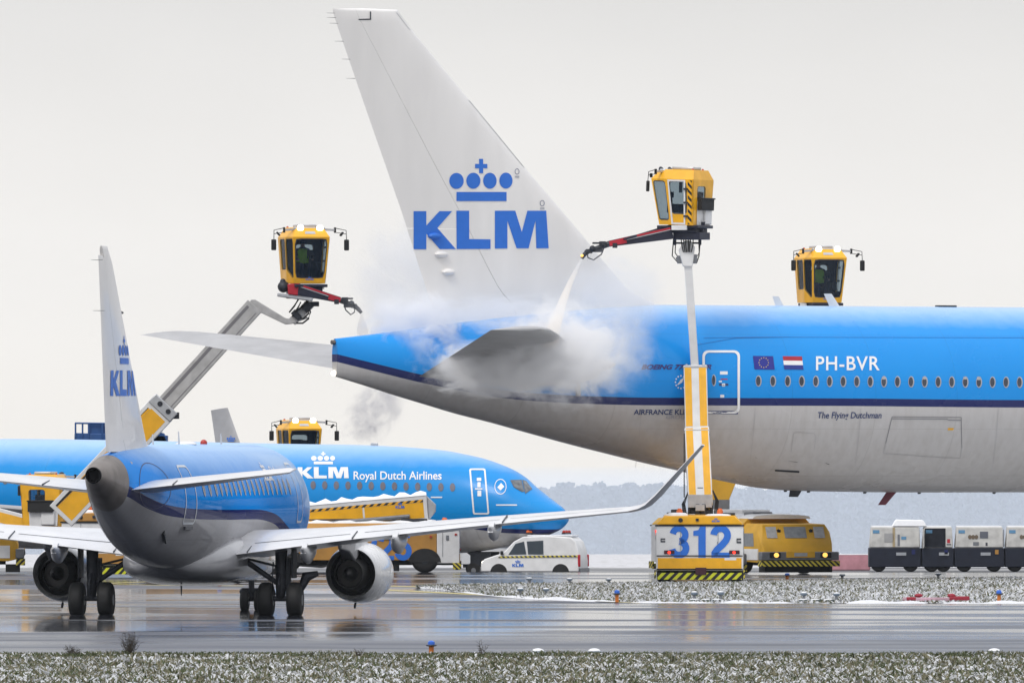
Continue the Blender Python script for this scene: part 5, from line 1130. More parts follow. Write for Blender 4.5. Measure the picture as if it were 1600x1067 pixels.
# --- truck at the left, boom leaning over the tailplane
YL = 452.
tB = deice_truck('hazed deicing truck behind the regional jet tail, long white boom slanting up to its right', (255 - HX)*YL/F, YL + 8, R(58), None, amber, lit_tail=False, headlights=False)
s0, s1, s2, s3, s4 = at(95, 806, YL), at(252, 640, YL), at(240, 652, YL), at(398, 478, YL), at(455, 500, YL)
ny = (0, 1, 0)
haz_b = haz_yellow
boom_section(tB, s0, s1, .62, 1.02, ny, 'boom', white, [('-s', .03, .96, -.37, .26), ])
d_ = (s1 - s0).normalized(); up_ = Vector((-d_.z, 0, d_.x)) if d_.x > 0 else Vector((d_.z, 0, -d_.x))
q = MB(); q.add([s0 + (s1 - s0)*f + up_*o_ + Vector((0, -.322, 0)) for f, o_ in ((.03, .27), (.95, .27), (.95, .37), (.03, .37))], [(0, 1, 2, 3)]); q.build('hazard_stripe', haz_yellow, tB, smooth=0, world=True)
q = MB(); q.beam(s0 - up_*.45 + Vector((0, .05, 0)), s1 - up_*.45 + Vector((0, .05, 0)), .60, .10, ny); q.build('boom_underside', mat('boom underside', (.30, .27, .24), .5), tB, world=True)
boom_section(tB, s2, s3, .42, .62, ny, 'boom', mat('boom grey white', (.52, .51, .50), .45, var=.25), [('-s', .06, .97, .17, .33), ('-s', .06, .97, -.34, -.30)], pm=mat('boom groove', (.20, .19, .2), .5))
q = MB(); e_ = (s1 - s0).normalized(); q.beam(s1 - e_*.1, s1 + e_*.28, .7, 1.0, ny); q.build('boom_collar', steel, tB, bevel=.03, world=True)
q = MB()
for o_ in (.16, -.22): q.cyl(s1 + e_*.12 + up_*o_ + Vector((0, -.37, 0)), s1 + e_*.12 + up_*o_ + Vector((0, -.34, 0)), .09)
q.box(s1 + e_*.2 - up_*.5, (.2, .5, .22)); q.build('collar_bolt', dark, tB, world=True)
q = MB(); q.prism([at(382, 490, YL), at(386, 476, YL), at(393, 468, YL), at(399, 468, YL), at(446, 497, YL), at(452, 498, YL), at(466, 484, YL), at(482, 497, YL), at(456, 506, YL), at(446, 507, YL), at(404, 487, YL), at(394, 498, YL)], (0, .36, 0)); q.v = [(x, y - .18, z) for x, y, z in q.v]; q.build('boom_knuckle', mat('boom grey white', (.52, .51, .50), .45, var=.25), tB, bevel=.02, world=True)
q = MB(); q.beam(at(456, 503, YL), at(486, 474, YL), .34, .30, ny); q.build('boom_knuckle', mat('boom grey white', (.52, .51, .50)), tB, bevel=.03, world=True)
q = MB(); q.box(at(479, 479, YL - .2), (.3, .2, .3), 0, Matrix.Rotation(R(-45), 3, 'Y')); q.box(at(463, 492, YL - .22), (.2, .16, .34), 0, Matrix.Rotation(R(-45), 3, 'Y')); q.build('knuckle_cylinder', dark, tB, bevel=.02, world=True)
q = MB(); q.tube([at(457, 494, YL - .2), at(463, 486, YL - .3), at(474, 478, YL - .3), at(480, 472, YL - .3)], .035, 6); q.tube([at(463, 505, YL - .25), at(473, 505, YL - .3), at(482, 498, YL - .3), at(485, 488, YL - .3), at(483, 480, YL - .25)], .03, 6); q.tube([at(466, 496, YL - .25), at(474, 498, YL - .3), at(482, 490, YL - .3), at(483, 480, YL - .25)], .03, 6); q.tube([at(459, 490, YL - .25), at(466, 480, YL - .3), at(470, 472, YL - .25)], .025, 6); q.tube([at(452, 488, YL - .2), at(460, 478, YL - .3), at(466, 468, YL - .2)], .03, 6); q.build('hose', black, tB, world=True)
q = MB(); q.box(at(487, 475, YL), (.5, .4, .16)); q.build('knuckle_bracket', dark, tB, bevel=.02, world=True)
cabB = at(477, 443, YL); operator_cab(tB, cabB, R(-76), s=1.02); under_cab(tB, cabB + Vector((0, 0, -.02)), R(-70))
q = MB(); q.box(at(461, 464, YL - .4), (1.2, .5, .14), 0, Matrix.Rotation(R(8), 3, 'Y')); q.build('slew_base', steel, tB, bevel=.03, world=True)
q = MB(); q.ball(at(443, 448, YL - .5), .2); q.ball(at(442, 440, YL - .5), .1); q.tube([at(436, 444, YL - .5), at(434, 447, YL - .55), at(440, 450, YL - .5)], .02, 5); q.build('slew_motor', dark, tB, world=True)
q = MB(); q.prism([at(449, 444, YL - .7), at(468, 442, YL - .7), at(466, 462, YL - .7), at(450, 460, YL - .7)], (0, .4, 0)); q.build('arm_housing', red, tB, bevel=.03, world=True)
spray_arm(tB, (at(465, 452, YL - .6), at(532, 469, YL - .5), at(555, 479, YL - .5), at(565, 489, YL - .5)), lamp=False)

# --- truck with a low cab at the far left
YF = 470.
tC = deice_truck('deicing truck at the left edge with its yellow cab lowered beside the regional jet', (-185 - HX)*YF/F, YF + 1, R(2), None, mustard, snowy=True, lit_tail=False, headlights=False)
cabC = at(73, 822, YF - 2.6); operator_cab(tC, cabC, R(74), lit=False, s=.98, occupied=False); under_cab(tC, cabC, R(74))
boom_section(tC, at(70, 826, YF - 1.6), at(-60, 792, YF - .6), .5, .6, (0, 1, 0), 'boom', white, [('-s', .03, .97, -.3, .3)])
q = MB(); q.box(at(112, 828, YF - .9), (1.0, .7, .5)); q.prism([at(88, 800, YF - 1.2), at(112, 782, YF - 1.2), at(134, 812, YF - 1.2), at(128, 822, YF - 1.2), at(105, 812, YF - 1.2), at(100, 824, YF - 1.2), at(90, 824, YF - 1.2)], (0, .4, 0)); q.build('boom_knuckle', midgrey, tC, bevel=.03, world=True)

# --- truck 325 in front of the narrow-body
YD = 479.
tD = deice_truck('hazed deicing truck numbered 325, snow on its flat boom, beside the narrow-body nose', (617 - HX)*YD/F - 1.52, YD, R(180), '325', amber, snowy=True, lit_tail=False, headlights=False); tD.scale = (.85, .85, .8)
h0, h1 = at(470, 811, YD - .3), at(668, 793.5, YD - .3)
boom_section(tD, h0, h1, .8, .92, (0, 1, 0), 'boom', white, [('s', .03, .49, -.36, .24), ('s', .505, .97, -.36, .24), ('-s', .03, .49, -.36, .24), ('-s', .505, .97, -.36, .24)])
d_ = (h1 - h0).normalized(); up_ = Vector((-d_.z, 0, d_.x))
q = MB(); q.add([h0 + (h1 - h0)*f + up_*o_ + Vector((0, -.412, 0)) for f, o_ in ((.03, .23), (.97, .23), (.97, .32), (.03, .32))], [(0, 1, 2, 3)]); q.build('hazard_stripe', haz_yellow, tD, smooth=0, world=True)
for l in logo(618, 784, 632, 794): decal('logo_mark', logo_blue, tD, lambda x, y: at(x, y, YD - .3 - .42), loops=[l], world=True)
q = MB(); rings = []
for k in range(25):
    f = k/24; c = h0 + (h1 - h0)*f + up_*(.46); hh = .13 + .05*math.sin(k*1.7) + .03*math.sin(k*4.1); rings.append([c + Vector((0, .42*math.cos(a), 0)) + up_*hh*math.sin(a) for a in [math.pi*j/8 for j in range(9)]])
q.loft(rings, 0, True, True); q.build('boom_snow', snow, tD, smooth=60, world=True)
q = MB(); q.prism([h1 + up_*.45 + Vector((0, -.3, 0)), h1 - up_*.45 + Vector((0, -.3, 0)), h1 + d_*.28 + up_*.05 - up_*.2 + Vector((0, -.3, 0)), h1 + d_*.3 + Vector((0, -.3, .1))], (0, .6, 0)); q.build('boom_head', steel, tD, bevel=.03, world=True)
q = MB(); q.beam(at(480, 826, YD - .5), at(655, 806, YD - .5), .3, .14, (0, 1, 0)); q.cyl(at(500, 818, YD - .75), at(640, 806, YD - .75), .07); q.build('boom_cylinder', midgrey, tD, world=True)
q = MB(); q.box(at(520, 822, YD), (.8, .8, .7)); q.build('turret', dark, tD, world=True)

# --- truck facing the camera behind 312, cab lifted above the wide-body's crown
YE = 470.
hx, hy = math.sin(R(24)), -math.cos(R(24))
tE = deice_truck('yellow deicing truck facing the camera with amber headlights lit, right of truck 312', (1246 - HX)*YE/F - 4.7*hx, YE - 4.7*hy, R(-66), None, mustard, snowy=True, lit_tail=False); tE.scale = (1, 1, .88)
e0, e1 = at(1112, 795, YE + 10.5), at(1130, 752, YE + 10.5); cabE = at(1284, 473, YE + 8)
boom_section(tE, e0, at(1132, 745, YE + 10.5), .9, .7, (1, 0, 0), 'boom', mustard); boom_section(tE, at(1131, 748, YE + 10.5), at(1282, 500, YE + 8.3), .45, .4, (1, 0, 0), 'boom', white)
q = MB(); q.box(at(1120, 800, YE + 10.5), (.9, .9, .9)); q.build('turret', midgrey, tE, world=True)
operator_cab(tE, cabE, R(-74), s=1.04); under_cab(tE, cabE, R(-70))
# --- truck behind the narrow-body
YG = 536.
tG = deice_truck('deicing truck hidden behind the narrow-body, only its hazy cab showing above the roof', (430 - HX)*YG/F, YG, R(10), None, amber, lit_tail=False, headlights=False)
g1 = at(467, 712, YG - 1); g1 = at(467, 732, YG - 1); boom_section(tG, at(430, 830, YG - 1), g1, .6, .6, (1, 0, 0), 'boom', white); operator_cab(tG, at(469, 734, YG), R(-77), s=1.08, occupied=False); under_cab(tG, at(469, 734, YG), R(-72))

# ================================================================== people in the cabs
def person_seated(label, M0, group):
    """one continuous seated body grown over a skeleton; vest and cap are clothing"""
    t = thing('person', label, 'person', M0.translation, 0, group); t.matrix_basis = M0
    V = [(-.38, 0, .62), (-.40, 0, .86), (-.42, 0, 1.10), (-.40, 0, 1.20), (-.37, 0, 1.30), (-.35, 0, 1.40),      # 0 pelvis .. 5 crown
         (-.40, .19, 1.10), (-.30, .26, .86), (-.05, .24, .78), (.06, .24, .78),                                      # left arm 6-9
         (-.40, -.19, 1.10), (-.30, -.26, .86), (-.05, -.24, .78), (.06, -.24, .78),
         (-.34, .10, .60), (.06, .13, .62), (.10, .13, .20), (.24, .13, .14), (-.34, -.10, .60), (.06, -.13, .62), (.10, -.13, .20), (.24, -.13, .14)]
    E = [(0, 1), (1, 2), (2, 3), (3, 4), (4, 5), (2, 6), (6, 7), (7, 8), (8, 9), (2, 10), (10, 11), (11, 12), (12, 13), (0, 14), (14, 15), (15, 16), (16, 17), (0, 18), (18, 19), (19, 20), (20, 21)]
    rad = [.15, .15, .15, .06, .085, .075, .075, .055, .045, .035, .075, .055, .045, .035, .09, .075, .055, .045, .09, .075, .055, .045]
    me = bpy.data.meshes.new('body'); me.from_pydata(V, E, []); o = bpy.data.objects.new('body', me); C.objects.link(o); o.parent = t
    m = o.modifiers.new('skin', 'SKIN'); sv = me.skin_vertices[0].data
    for s_, r in zip(sv, rad): s_.radius = (r, r)
    sv[0].use_root = True
    sb = o.modifiers.new('subsurf', 'SUBSURF'); sb.levels = sb.render_levels = 1; me.materials.append(cloth)
    dg = bpy.context.evaluated_depsgraph_get(); me2 = bpy.data.meshes.new_from_object(o.evaluated_get(dg)); o.modifiers.clear(); o.data = me2
    me2.materials.clear(); me2.materials.append(cloth); me2.materials.append(skin)
    for p in me2.polygons:
        p.use_smooth = True
        if p.center.z > 1.2 or (p.center.x > -.0 and .7 < p.center.z < .86): p.material_index = 1
    b = MB(); rings = []
    for z, rx, ry in ((.66, .17, .20), (.86, .18, .21), (1.06, .18, .22), (1.15, .12, .16)): rings.append([(-.40 + rx*math.cos(a), ry*math.sin(a), z) for a in [2*math.pi*k/16 for k in range(16)]])
    b.loft(rings, 0, False, False); b.build('vest', hivis, t, smooth=60)
    b = MB(); b.ball((-.37, 0, 1.37), (.105, .095, .075), n=12); b.build('cap', cloth, t)
    return t
LBL = ['person in a yellow vest seated in the left raised cab over the tailplane', 'person in a yellow vest seated in the cab above the airliner roof']
for (M0, s_), l in zip(PEOPLE, LBL): person_seated(l, M0, 'operators in the cabs')
# ================================================================== van, carts, small things
def build_van():
    Y = 505.; t = thing('service_van', 'small white airport van with roof beacons and checkered stripe under the narrow-body nose', 'van', ((836 - HX)*Y/F, Y, gz(Y)), R(180 - 14)); t.scale = (.87, .87, .9)
    prof = [(-2.15, .35), (-2.18, .8), (-2.12, 1.2), (-1.98, 1.62), (-1.75, 1.80), (-.6, 1.86), (.35, 1.82), (.75, 1.62), (1.25, 1.12), (1.55, 1.04), (2.05, .88), (2.2, .68), (2.2, .35)]
    W = .86
    def yy(z): return W - max(0, z - .95)*.16
    b = MB(); n = len(prof); b.add([(x, -yy(z), z) for x, z in prof] + [(x, yy(z), z) for x, z in prof], [tuple(reversed(range(n))), tuple(range(n, 2*n))] + [(i, (i+1) % n, n + (i+1) % n, n + i) for i in range(n)])
    b.build('body', white, t, bevel=.05, smooth=40)
    for sg in (-1, 1):
        for pts in ([(.98, 1.06), (.68, 1.52), (.30, 1.62), (.18, 1.08)], [(.10, 1.08), (.18, 1.62), (-.55, 1.66), (-.58, 1.08)]):
            b = MB(); b.add([(x, sg*(yy(z) + .012), z) for x, z in pts], [(0, 1, 2, 3)]); b.build('side_window', glass_dark, t, smooth=0)
        b = MB(); b.add([(x, sg*(yy(z) + .013), z) for x, z in ((1.45, .93), (-2.1, .98), (-2.1, 1.05), (1.35, 1.0))], [(0, 1, 2, 3)]); b.build('checker_stripe', haz_fine, t, smooth=0)
        for l in LOGO: decal('logo_mark', logo_blue, t, lambda x, y: (.55 - sg*(x*.5 - .25) * -1 * (1 if sg > 0 else 1) if sg < 0 else .55 - (x*.5 - .25), sg*(W + .012), .86 - y*.3), loops=[l])
        b = MB(); b.box((1.25, sg*(W + .06), 1.14), (.12, .14, .16)); b.build('mirror', black, t, bevel=.03)
        b = MB(); b.box((-2.15, sg*.78, .82), (.10, .14, .5)); b.build('tail_light', red, t, bevel=.02)
        b = MB(); b.ball((2.10, sg*.62, .72), (.12, .16, .1)); b.build('headlight', lamp_lit, t)
        for x in (-1.35, 1.4):
            wheel(t, (x, sg*(W - .1), .31), .31, .2, (0, 1, 0), flat=.003, rim_m=steel, name='wheel')
            b = MB(); a_ = [(x + .38*math.cos(math.pi*i/12), sg*(W + .008), .31 + .38*math.sin(math.pi*i/12)) for i in range(13)]; b.add(a_, [tuple(range(13))]); b.build('wheel_arch', black, t, smooth=0)
    b = MB(); b.add([(1.20, -.66, 1.14), (1.20, .66, 1.14), (.78, .6, 1.58), (.78, -.6, 1.58)], [(0, 1, 2, 3)]); b.v = [(x + .03, y, z + .03) for x, y, z in b.v]; b.build('windscreen', glass_dark, t, smooth=0)
    for x, w_ in ((.2, .2), (-1.4, .2)):
        b = MB(); b.box((x, 0, 1.95), (.16, 1.1, .06)); bar = b.build('roof_bar', dark, t)
        for y in (-.45, 0, .45): b = MB(); b.rev((x, y, 1.95), (x, y, 2.12), [(0, .08), (.09, .08), (.13, .04)], 12); b.build('beacon', orange if x > 0 else red_lens, bar)
    b = MB(); b.box((-.8, 0, 1.86), (2.0, 1.2, .05)); b.build('roof_snow', snow, t, bevel=.02)
    b = MB(); b.box((2.22, 0, .45), (.06, 1.6, .2)); b.box((-2.2, 0, .42), (.06, 1.6, .2)); b.build('bumper', midgrey, t, bevel=.02)
    return t
glass_dark = glass_mat('van glass', (.015, .025, .04), .8)
build_van()
# white box trailer behind the narrow-body's nose gear
def box_trailer():
    Y = 522.; t = thing('box_trailer', 'white box trailer with a red edge behind the narrow-body nose gear', 'trailer', ((772 - HX)*Y/F, Y, gz(Y)), R(3))
    b = MB(); b.box((0, 0, 1.05), (2.6, 1.2, 1.2)); b.build('box_body', white, t, bevel=.03)
    for x in (-.72, 1.28): b = MB(); b.box((x, -.61, 1.05), (.05, .03, 1.2)); b.build('corner_post', red, t)
    b = MB(); b.box((.3, -.61, 1.15), (.8, .012, .1)); b.build('side_marking', midgrey, t); b = MB(); b.box((0, 0, .4), (2.4, .9, .14)); b.build('chassis', dark, t)
    for x in (-.8, .8):
        for y in (-.5, .5): wheel(t, (x, y, .28), .28, .18, (0, 1, 0), flat=.003, name='wheel')
box_trailer()
# ground power carts in a row
def cart(px0, px1, label, kind):
    Y = 541.; L = (px1 - px0)*Y/F; t = thing('ground_power_cart', label, 'power cart', (((px0 + px1)/2 - HX)*Y/F, Y, gz(Y)), R(0), 'power carts parked in a row')
    b = MB(); b.box((0, 0, .575), (L, 1.6, .77)); ch = b.build('chassis', mat('cart navy', (.006, .010, .026), .5, var=.3), t, bevel=.03)
    z1 = 1.80
    ins = .05; b = MB(); b.hexa([(-L/2 + .02, -.74, .97), (L/2 - .02, -.74, .97), (L/2 - .02, .74, .97), (-L/2 + .02, .74, .97), (-L/2 + .1, -.68, z1), (L/2 - .06, -.68, z1), (L/2 - .06, .68, z1), (-L/2 + .1, .68, z1)]); can = b.build('canopy', mat('cart white', (.66, .65, .62), .5, var=.3, scale=3), t, bevel=.04)
    b = MB(); b.box((0, 0, z1 + .02), (L - .2, 1.2, .06)); b.build('roof_snow', snow, t, bevel=.02)
    F_ = lambda x, z: (x, -.742 + (z - .97)*.072 - .012, z)
    def patch_(x0, z0, x1, z1_, m, name='panel'):
        b = MB(); b.add([F_(x0, z0), F_(x1, z0), F_(x1, z1_), F_(x0, z1_)], [(0, 1, 2, 3)]); b.build(name, m, can, smooth=0)
    lb = mat('faded blue print', (.12, .3, .5), .5); patch_(-L/2 + .16, 1.55, -L/2 + .42, 1.68, lb, 'logo_mark')
    if kind == 0:
        patch_(-L/2 + .62, 1.2, -L/2 + 1.0, 1.55, mat('vent grey', (.38, .38, .38), .6), 'vent'); patch_(-L/2 + 1.15, 1.05, -L/2 + 1.24, 1.5, midgrey, 'handle'); patch_(-L/2 + 1.3, 1.3, -L/2 + 1.5, 1.42, lb, 'logo_mark'); patch_(-L/2 + .95, 1.0, -L/2 + 1.05, 1.78, mat('rust stain', (.45, .36, .22), .7), 'stain')
        b = MB(); b.hexa([(-.1, -.7, z1 + .02), (L/2 + .25, -.7, z1 + .02), (L/2 + .25, .7, z1 + .02), (-.1, .7, z1 + .02), (.05, -.6, z1 + .30), (L/2 + .1, -.6, z1 + .28), (L/2 + .1, .6, z1 + .28), (.05, .6, z1 + .3)]); b.build('raised_hatch', snow, t, bevel=.04)
    if kind == 1:
        patch_(-L/2 + .12, 1.0, L/2 - .32, 1.75, mat('cart opening', (.01, .012, .02), .8), 'doorway'); patch_(L/2 - .26, 1.16, L/2 - .14, 1.32, red, 'label_panel'); patch_(L/2 - .28, 1.08, L/2 - .10, 1.12, gap, 'label_panel')
        b = MB(); b.box((-L/2 + .05, -.9, 1.35), (.04, .35, .78)); b.build('door', mat('cart white', (.66, .65, .62)), t)
    if kind >= 2:
        for k in range(3): decal('crown_ball', mat('bronze print', (.16, .12, .08), .5), can, lambda x, y: F_(x, y), loops=[ellipse(-.38 + k*.13, 1.40, .075, .09, 14)])
        patch_(.02, 1.35, .35, 1.62, mat('vent dark', (.13, .14, .17), .6), 'vent'); patch_(-.25, 1.06, -.02, 1.2, midgrey, 'panel'); patch_(.25, 1.05, .33, 1.18, gap, 'panel'); patch_(L/2 - .04, 1.0, L/2 + .0, 1.7, midgrey, 'panel')
    b = MB(); b.box((.25, -.815, .72), (.4, .02, .12)); b.build('number_strip', mat('pale strip', (.4, .42, .45), .6), ch)
    b = MB(); b.box((L/2 - .3, -.815, .80), (.14, .02, .18)); b.build('reflector', amber if kind > 1 else navy, ch)
    for x in (-L/2 + .4, L/2 - .4):
        for y in (-.62, .62): wheel(t, (x, y, .29), .29, .22, (0, 1, 0), flat=.003, rim_m=steel, name='wheel')
cart(1357, 1438, 'white ground power cart at the row end, white hatch raised on its roof', 0)
cart(1439.5, 1489, 'narrow white cart with its dark doorway open, second from the row end', 1)
cart(1490.5, 1568, 'white cart with a bronze crown print and dark vent, beside the open cart', 2)
cart(1569.5, 1650, 'white cart cut off by the right edge of the picture', 3)
# red barrier in the snow field, haze paleness painted into its colour
Yb = 548.; rb = thing('water_barrier', 'low hazed red barrier in the snow between yellow truck and white carts', 'barrier', ((1323 - HX)*Yb/F, Yb, gz(Yb)), 0)
b = MB(); b.prism([(-.95, -.3, 0), (-.95, .3, 0), (-.95, .18, .62), (-.95, -.18, .62)], (1.9, 0, 0)); b.build('barrier_body', mat('hazed red plastic', (.50, .24, .28), .8, var=.25), rb, bevel=.04)
b = MB(); b.box((0, 0, .64), (1.88, .34, .05)); b.build('snow_cap', snow, rb, bevel=.02)
# work platform rising behind the narrow-body
Yp = 533.; wp = thing('lift_platform', 'dark blue railed lift platform rising behind the narrow-body roof at left', 'lift platform', ((185 - HX)*Yp/F, Yp, gz(Yp)), 0)
p_b = mat('platform blue', (.02, .085, .26), .5)
def wl(px, py, dy=0.): v = at(px, py, Yp + dy); return v
b = MB(); b.beam(wl(117, 686, .7), wl(262, 690, .7), 1.4, .5, (0, 1, 0)); b.build('deck', p_b, wp, world=True, bevel=.03)
b = MB()
for dy in (0, 1.4):
    for px in (118, 129, 139, 160, 185, 210): b.cyl(wl(px, 684, dy), wl(px, 661, dy), .035, n=8)
    b.cyl(wl(117, 661, dy), wl(212, 662, dy), .035, n=8)
b.cyl(wl(118, 661, 0), wl(118, 661, 1.4), .035, n=8); b.build('railing', p_b, wp, world=True)
b = MB(); b.box(wl(152, 672, .7), (.72, 1.2, .56)); b.prism([wl(222, 690), wl(262, 690), wl(256, 677), wl(246, 674), wl(236, 680)], (0, 1.2, 0)); b.build('cabin', p_b, wp, world=True, bevel=.03)
b = MB(); z_ = gz(Yp)
b.beam((wp.location.x - 1.4, Yp + .3, z_ + .9), (wp.location.x + 1.2, Yp + .3, 5.0), .2, .25, (0, 1, 0)); b.beam((wp.location.x + 1.4, Yp + .9, z_ + .9), (wp.location.x - 1.2, Yp + .9, 5.0), .2, .25, (0, 1, 0)); b.build('scissor_lift', midgrey, wp, world=True)
b = MB(); b.box((0, .7, .75), (4.2, 1.9, .5)); b.build('chassis', p_b, wp)
for x in (-1.5, 1.5):
    for y in (-.1, 1.5): wheel(wp, (x, y, .45), .45, .3, (0, 1, 0), flat=.003, name='wheel')
b = MB(); b.tube([wl(250, 674), wl(253, 666), wl(251, 660)], [.1, .07, .04], 8); b.build('beacon_mast', steel, wp, world=True)

# taxiway edge lights: blue lamp on an orange post
def edge_light(px, Y, hpx, label):
    s_ = F / Y; h = hpx / s_; t = thing('edge_light', label, 'edge light', ground(px, Y), 0, 'blue taxiway edge lights')
    b = MB(); b.rev((0, 0, 0), (0, 0, 1), [(-.02, .07), (0, .055), (h*.62, .06)], 12); b.build('post', mat('orange post', (.55, .16, .02), .5), t)
    b = MB(); b.rev((0, 0, h*.62), (0, 0, h), [(0, .09), (h*.05, .13), (h*.10, .12), (h*.12, .08)], 14); b.build('collar', dark, t)
    b = MB(); b.rev((0, 0, h*.72), (0, 0, h), [(0, .085), (h*.18, .08), (h*.27, .04)], 14); b.build('lens', cyl_blue, t)
edge_light(674, 304.6, 24, 'blue edge light on an orange post in the near grass, below the gap')
edge_light(964, 409.5, 20, 'blue edge light on an orange post left of truck 312 at the snow strip edge')
edge_light(1561, 407.3, 21, 'rightmost blue edge light on an orange post, at the taxiway edge')
edge_light(1230, 447, 12, 'small blue edge light on an orange post below the truck with amber headlights')
edge_light(343, 430, 13, 'orange edge light post under the regional jet belly')
# short grey elevated lights standing in the snow
def stub(px, Y, hpx, label, plate=False):
    s_ = F / Y; h = hpx / s_; t = thing('guard_light', label, 'ground light', ground(px, Y), 0, 'grey ground lights in the snow strip')
    b = MB(); b.rev((0, 0, 0), (0, 0, 1), [(-.02, .05), (h*.7, .045)], 10); b.build('stem', midgrey, t)
    b = MB(); b.rev((0, 0, h*.66), (0, 0, h), [(0, .05), (.02, .10), (h*.2, .11), (h*.3, .09)], 12); b.build('lamp_head', mat('lamp grey blue', (.13, .17, .22), .5), t)
    b = MB(); b.ball((0, 0, h*.98), (.09, .09, .03)); b.build('snow_cap', snow, t)
    if plate: b = MB(); b.box((.1, .05, .03), (.5, .3, .07)); b.build('base_plate', dark, t, bevel=.02)
for px, Y, h, l, pl in ((813, 417.5, 13, 'grey ground light with a base box, leftmost at the snow strip front', True), (827, 432.5, 11, 'small grey ground light at the strip back, below the van bonnet', False), (853, 418, 12, 'grey ground light leaning beside the leftmost base box', False),
                    (890, 433, 10, 'small grey ground light below the van wheel', False), (951, 434, 9, 'small grey ground light just left of the orange edge post', False), (1085, 410.5, 16, 'grey ground light with base box below truck 312, left one', True),
                    (1126, 410.8, 16, 'grey ground light with base box below truck 312, right one', True), (1256, 410.4, 15, 'grey ground light with base box right of truck 312, left one', True), (1307, 410.6, 14, 'grey ground light with base box right of truck 312, right one', True),
                    (1316, 448.5, 9, 'small grey ground light at the road edge below the red barrier', False), (1466, 452, 9, 'small pale ground light at the road edge below the carts', False)):
    stub(px, Y, h, l, pl)
for px0, px1, Y, l in ((1078, 1130, 409.8, 'long dark cable duct lying between the two lights below truck 312'), (1246, 1306, 409.6, 'long dark cable duct lying between the two lights right of truck 312')):
    g = ground((px0 + px1)/2, Y); t = thing('cable_duct', l, 'cable duct', g, 0); L = (px1 - px0)*Y/F
    b = MB(); b.hexa([(-L/2, -.15, 0), (L/2, -.15, 0), (L/2, .15, 0), (-L/2, .15, 0), (-L/2 + .06, -.08, .09), (L/2 - .06, -.08, .09), (L/2 - .06, .08, .09), (-L/2 + .06, .08, .09)]); b.build('duct_body', mat('duct green black', (.02, .035, .035), .6), t, bevel=.01)
    b = MB()
    for k in range(3): b.ball((-L/2 + L*(k + .4)/3, 0, .09), (.14, .07, .025))
    b.build('duct_snow', snow, t)
# red and white bar with two red lamps at the strip edge
g = ground(1462, 409.2); t = thing('marker_board', 'low red and white marker bar with two red lamps in the snow', 'marker bar', g, 0)
b = MB(); b.box((0, 0, .10), (2.0, .3, .12)); b.build('bar', mat('pale red board', (.55, .35, .42), .5, var=.3), t, bevel=.02)
b = MB(); b.box((.72, 0, .13), (.62, .32, .13)); b.box((-.75, 0, .12), (.3, .32, .11)); b.build('bar_end', mat('dark red board', (.30, .01, .03), .5), t, bevel=.03); b = MB(); b.box((-.1, -.02, .02), (1.9, .34, .05)); b.build('base', black, t)
for x in (-.52, .48): b = MB(); b.ball((x, 0, .22), (.13, .10, .06)); b.cyl((x, 0, .1), (x, 0, .2), .05); b.build('lamp', mat('dark red board', (.30, .01, .03)), t)
# snow capped in-pavement light domes at the near edge
for px, l in ((842, 'snow capped dome light at the near taxiway edge, left of a pair'), (930, 'snow capped dome light at the near taxiway edge, right of a pair'), (1555, 'snow capped dome light at the near edge by the right border')):
    t = thing('dome_light', l, 'dome light', ground(px, 305.3), 0, 'snow capped dome lights'); t.location.z += .01
    b = MB(); b.rev((0, 0, -.01), (0, 0, 1), [(0, .10), (.03, .19), (.06, .19), (.10, .12)], 18); b.build('housing', mat('lamp grey blue', (.13, .17, .22), .5), t); b = MB(); b.ball((-.02, 0, .09), (.14, .13, .06), n=16); b.build('snow_cap', snow, t)
# dead weeds standing in the verge
def weed(px, Y, h, n, spread, label):
    t = thing('dry_weed', label, 'weed', ground(px, Y), 0, 'dry weeds in the verge'); b = MB()
    for k in range(n):
        a = random.uniform(0, 6.28); l = random.uniform(.1, 1)*spread; hh = h*random.uniform(.5, 1); p = Vector((random.uniform(-.1, .1)*spread, random.uniform(-.1, .1), 0)); q = [p]
        for j in range(1, 5): q.append(Vector((p.x + l*math.cos(a)*j/4 + random.uniform(-.02, .02), p.y + l*.4*math.sin(a)*j/4, hh*j/4)))
        b.tube(q, [.007, .006, .005, .004, .003], 4)
        for j in (2, 3, 4):
            for _ in range(2): e = q[j] + Vector((random.uniform(-.09, .09), random.uniform(-.05, .05), random.uniform(0, .09))); b.tube([q[j], e], [.004, .002], 3)
    b.build('stems', mat('dead stems', (.045, .035, .025), .9, var=.4), t)
weed(203, 302.5, .55, 46, .3, 'bushy dry weed at the verge below the regional jet'); weed(112, 303, .24, 22, .22, 'small dry weed near the left border of the verge'); weed(752, 303, .34, 7, .22, 'thin bent dry weed right of the orange edge light'); weed(560, 300, .2, 10, .1, 'tiny dry stalk in the middle of the verge')

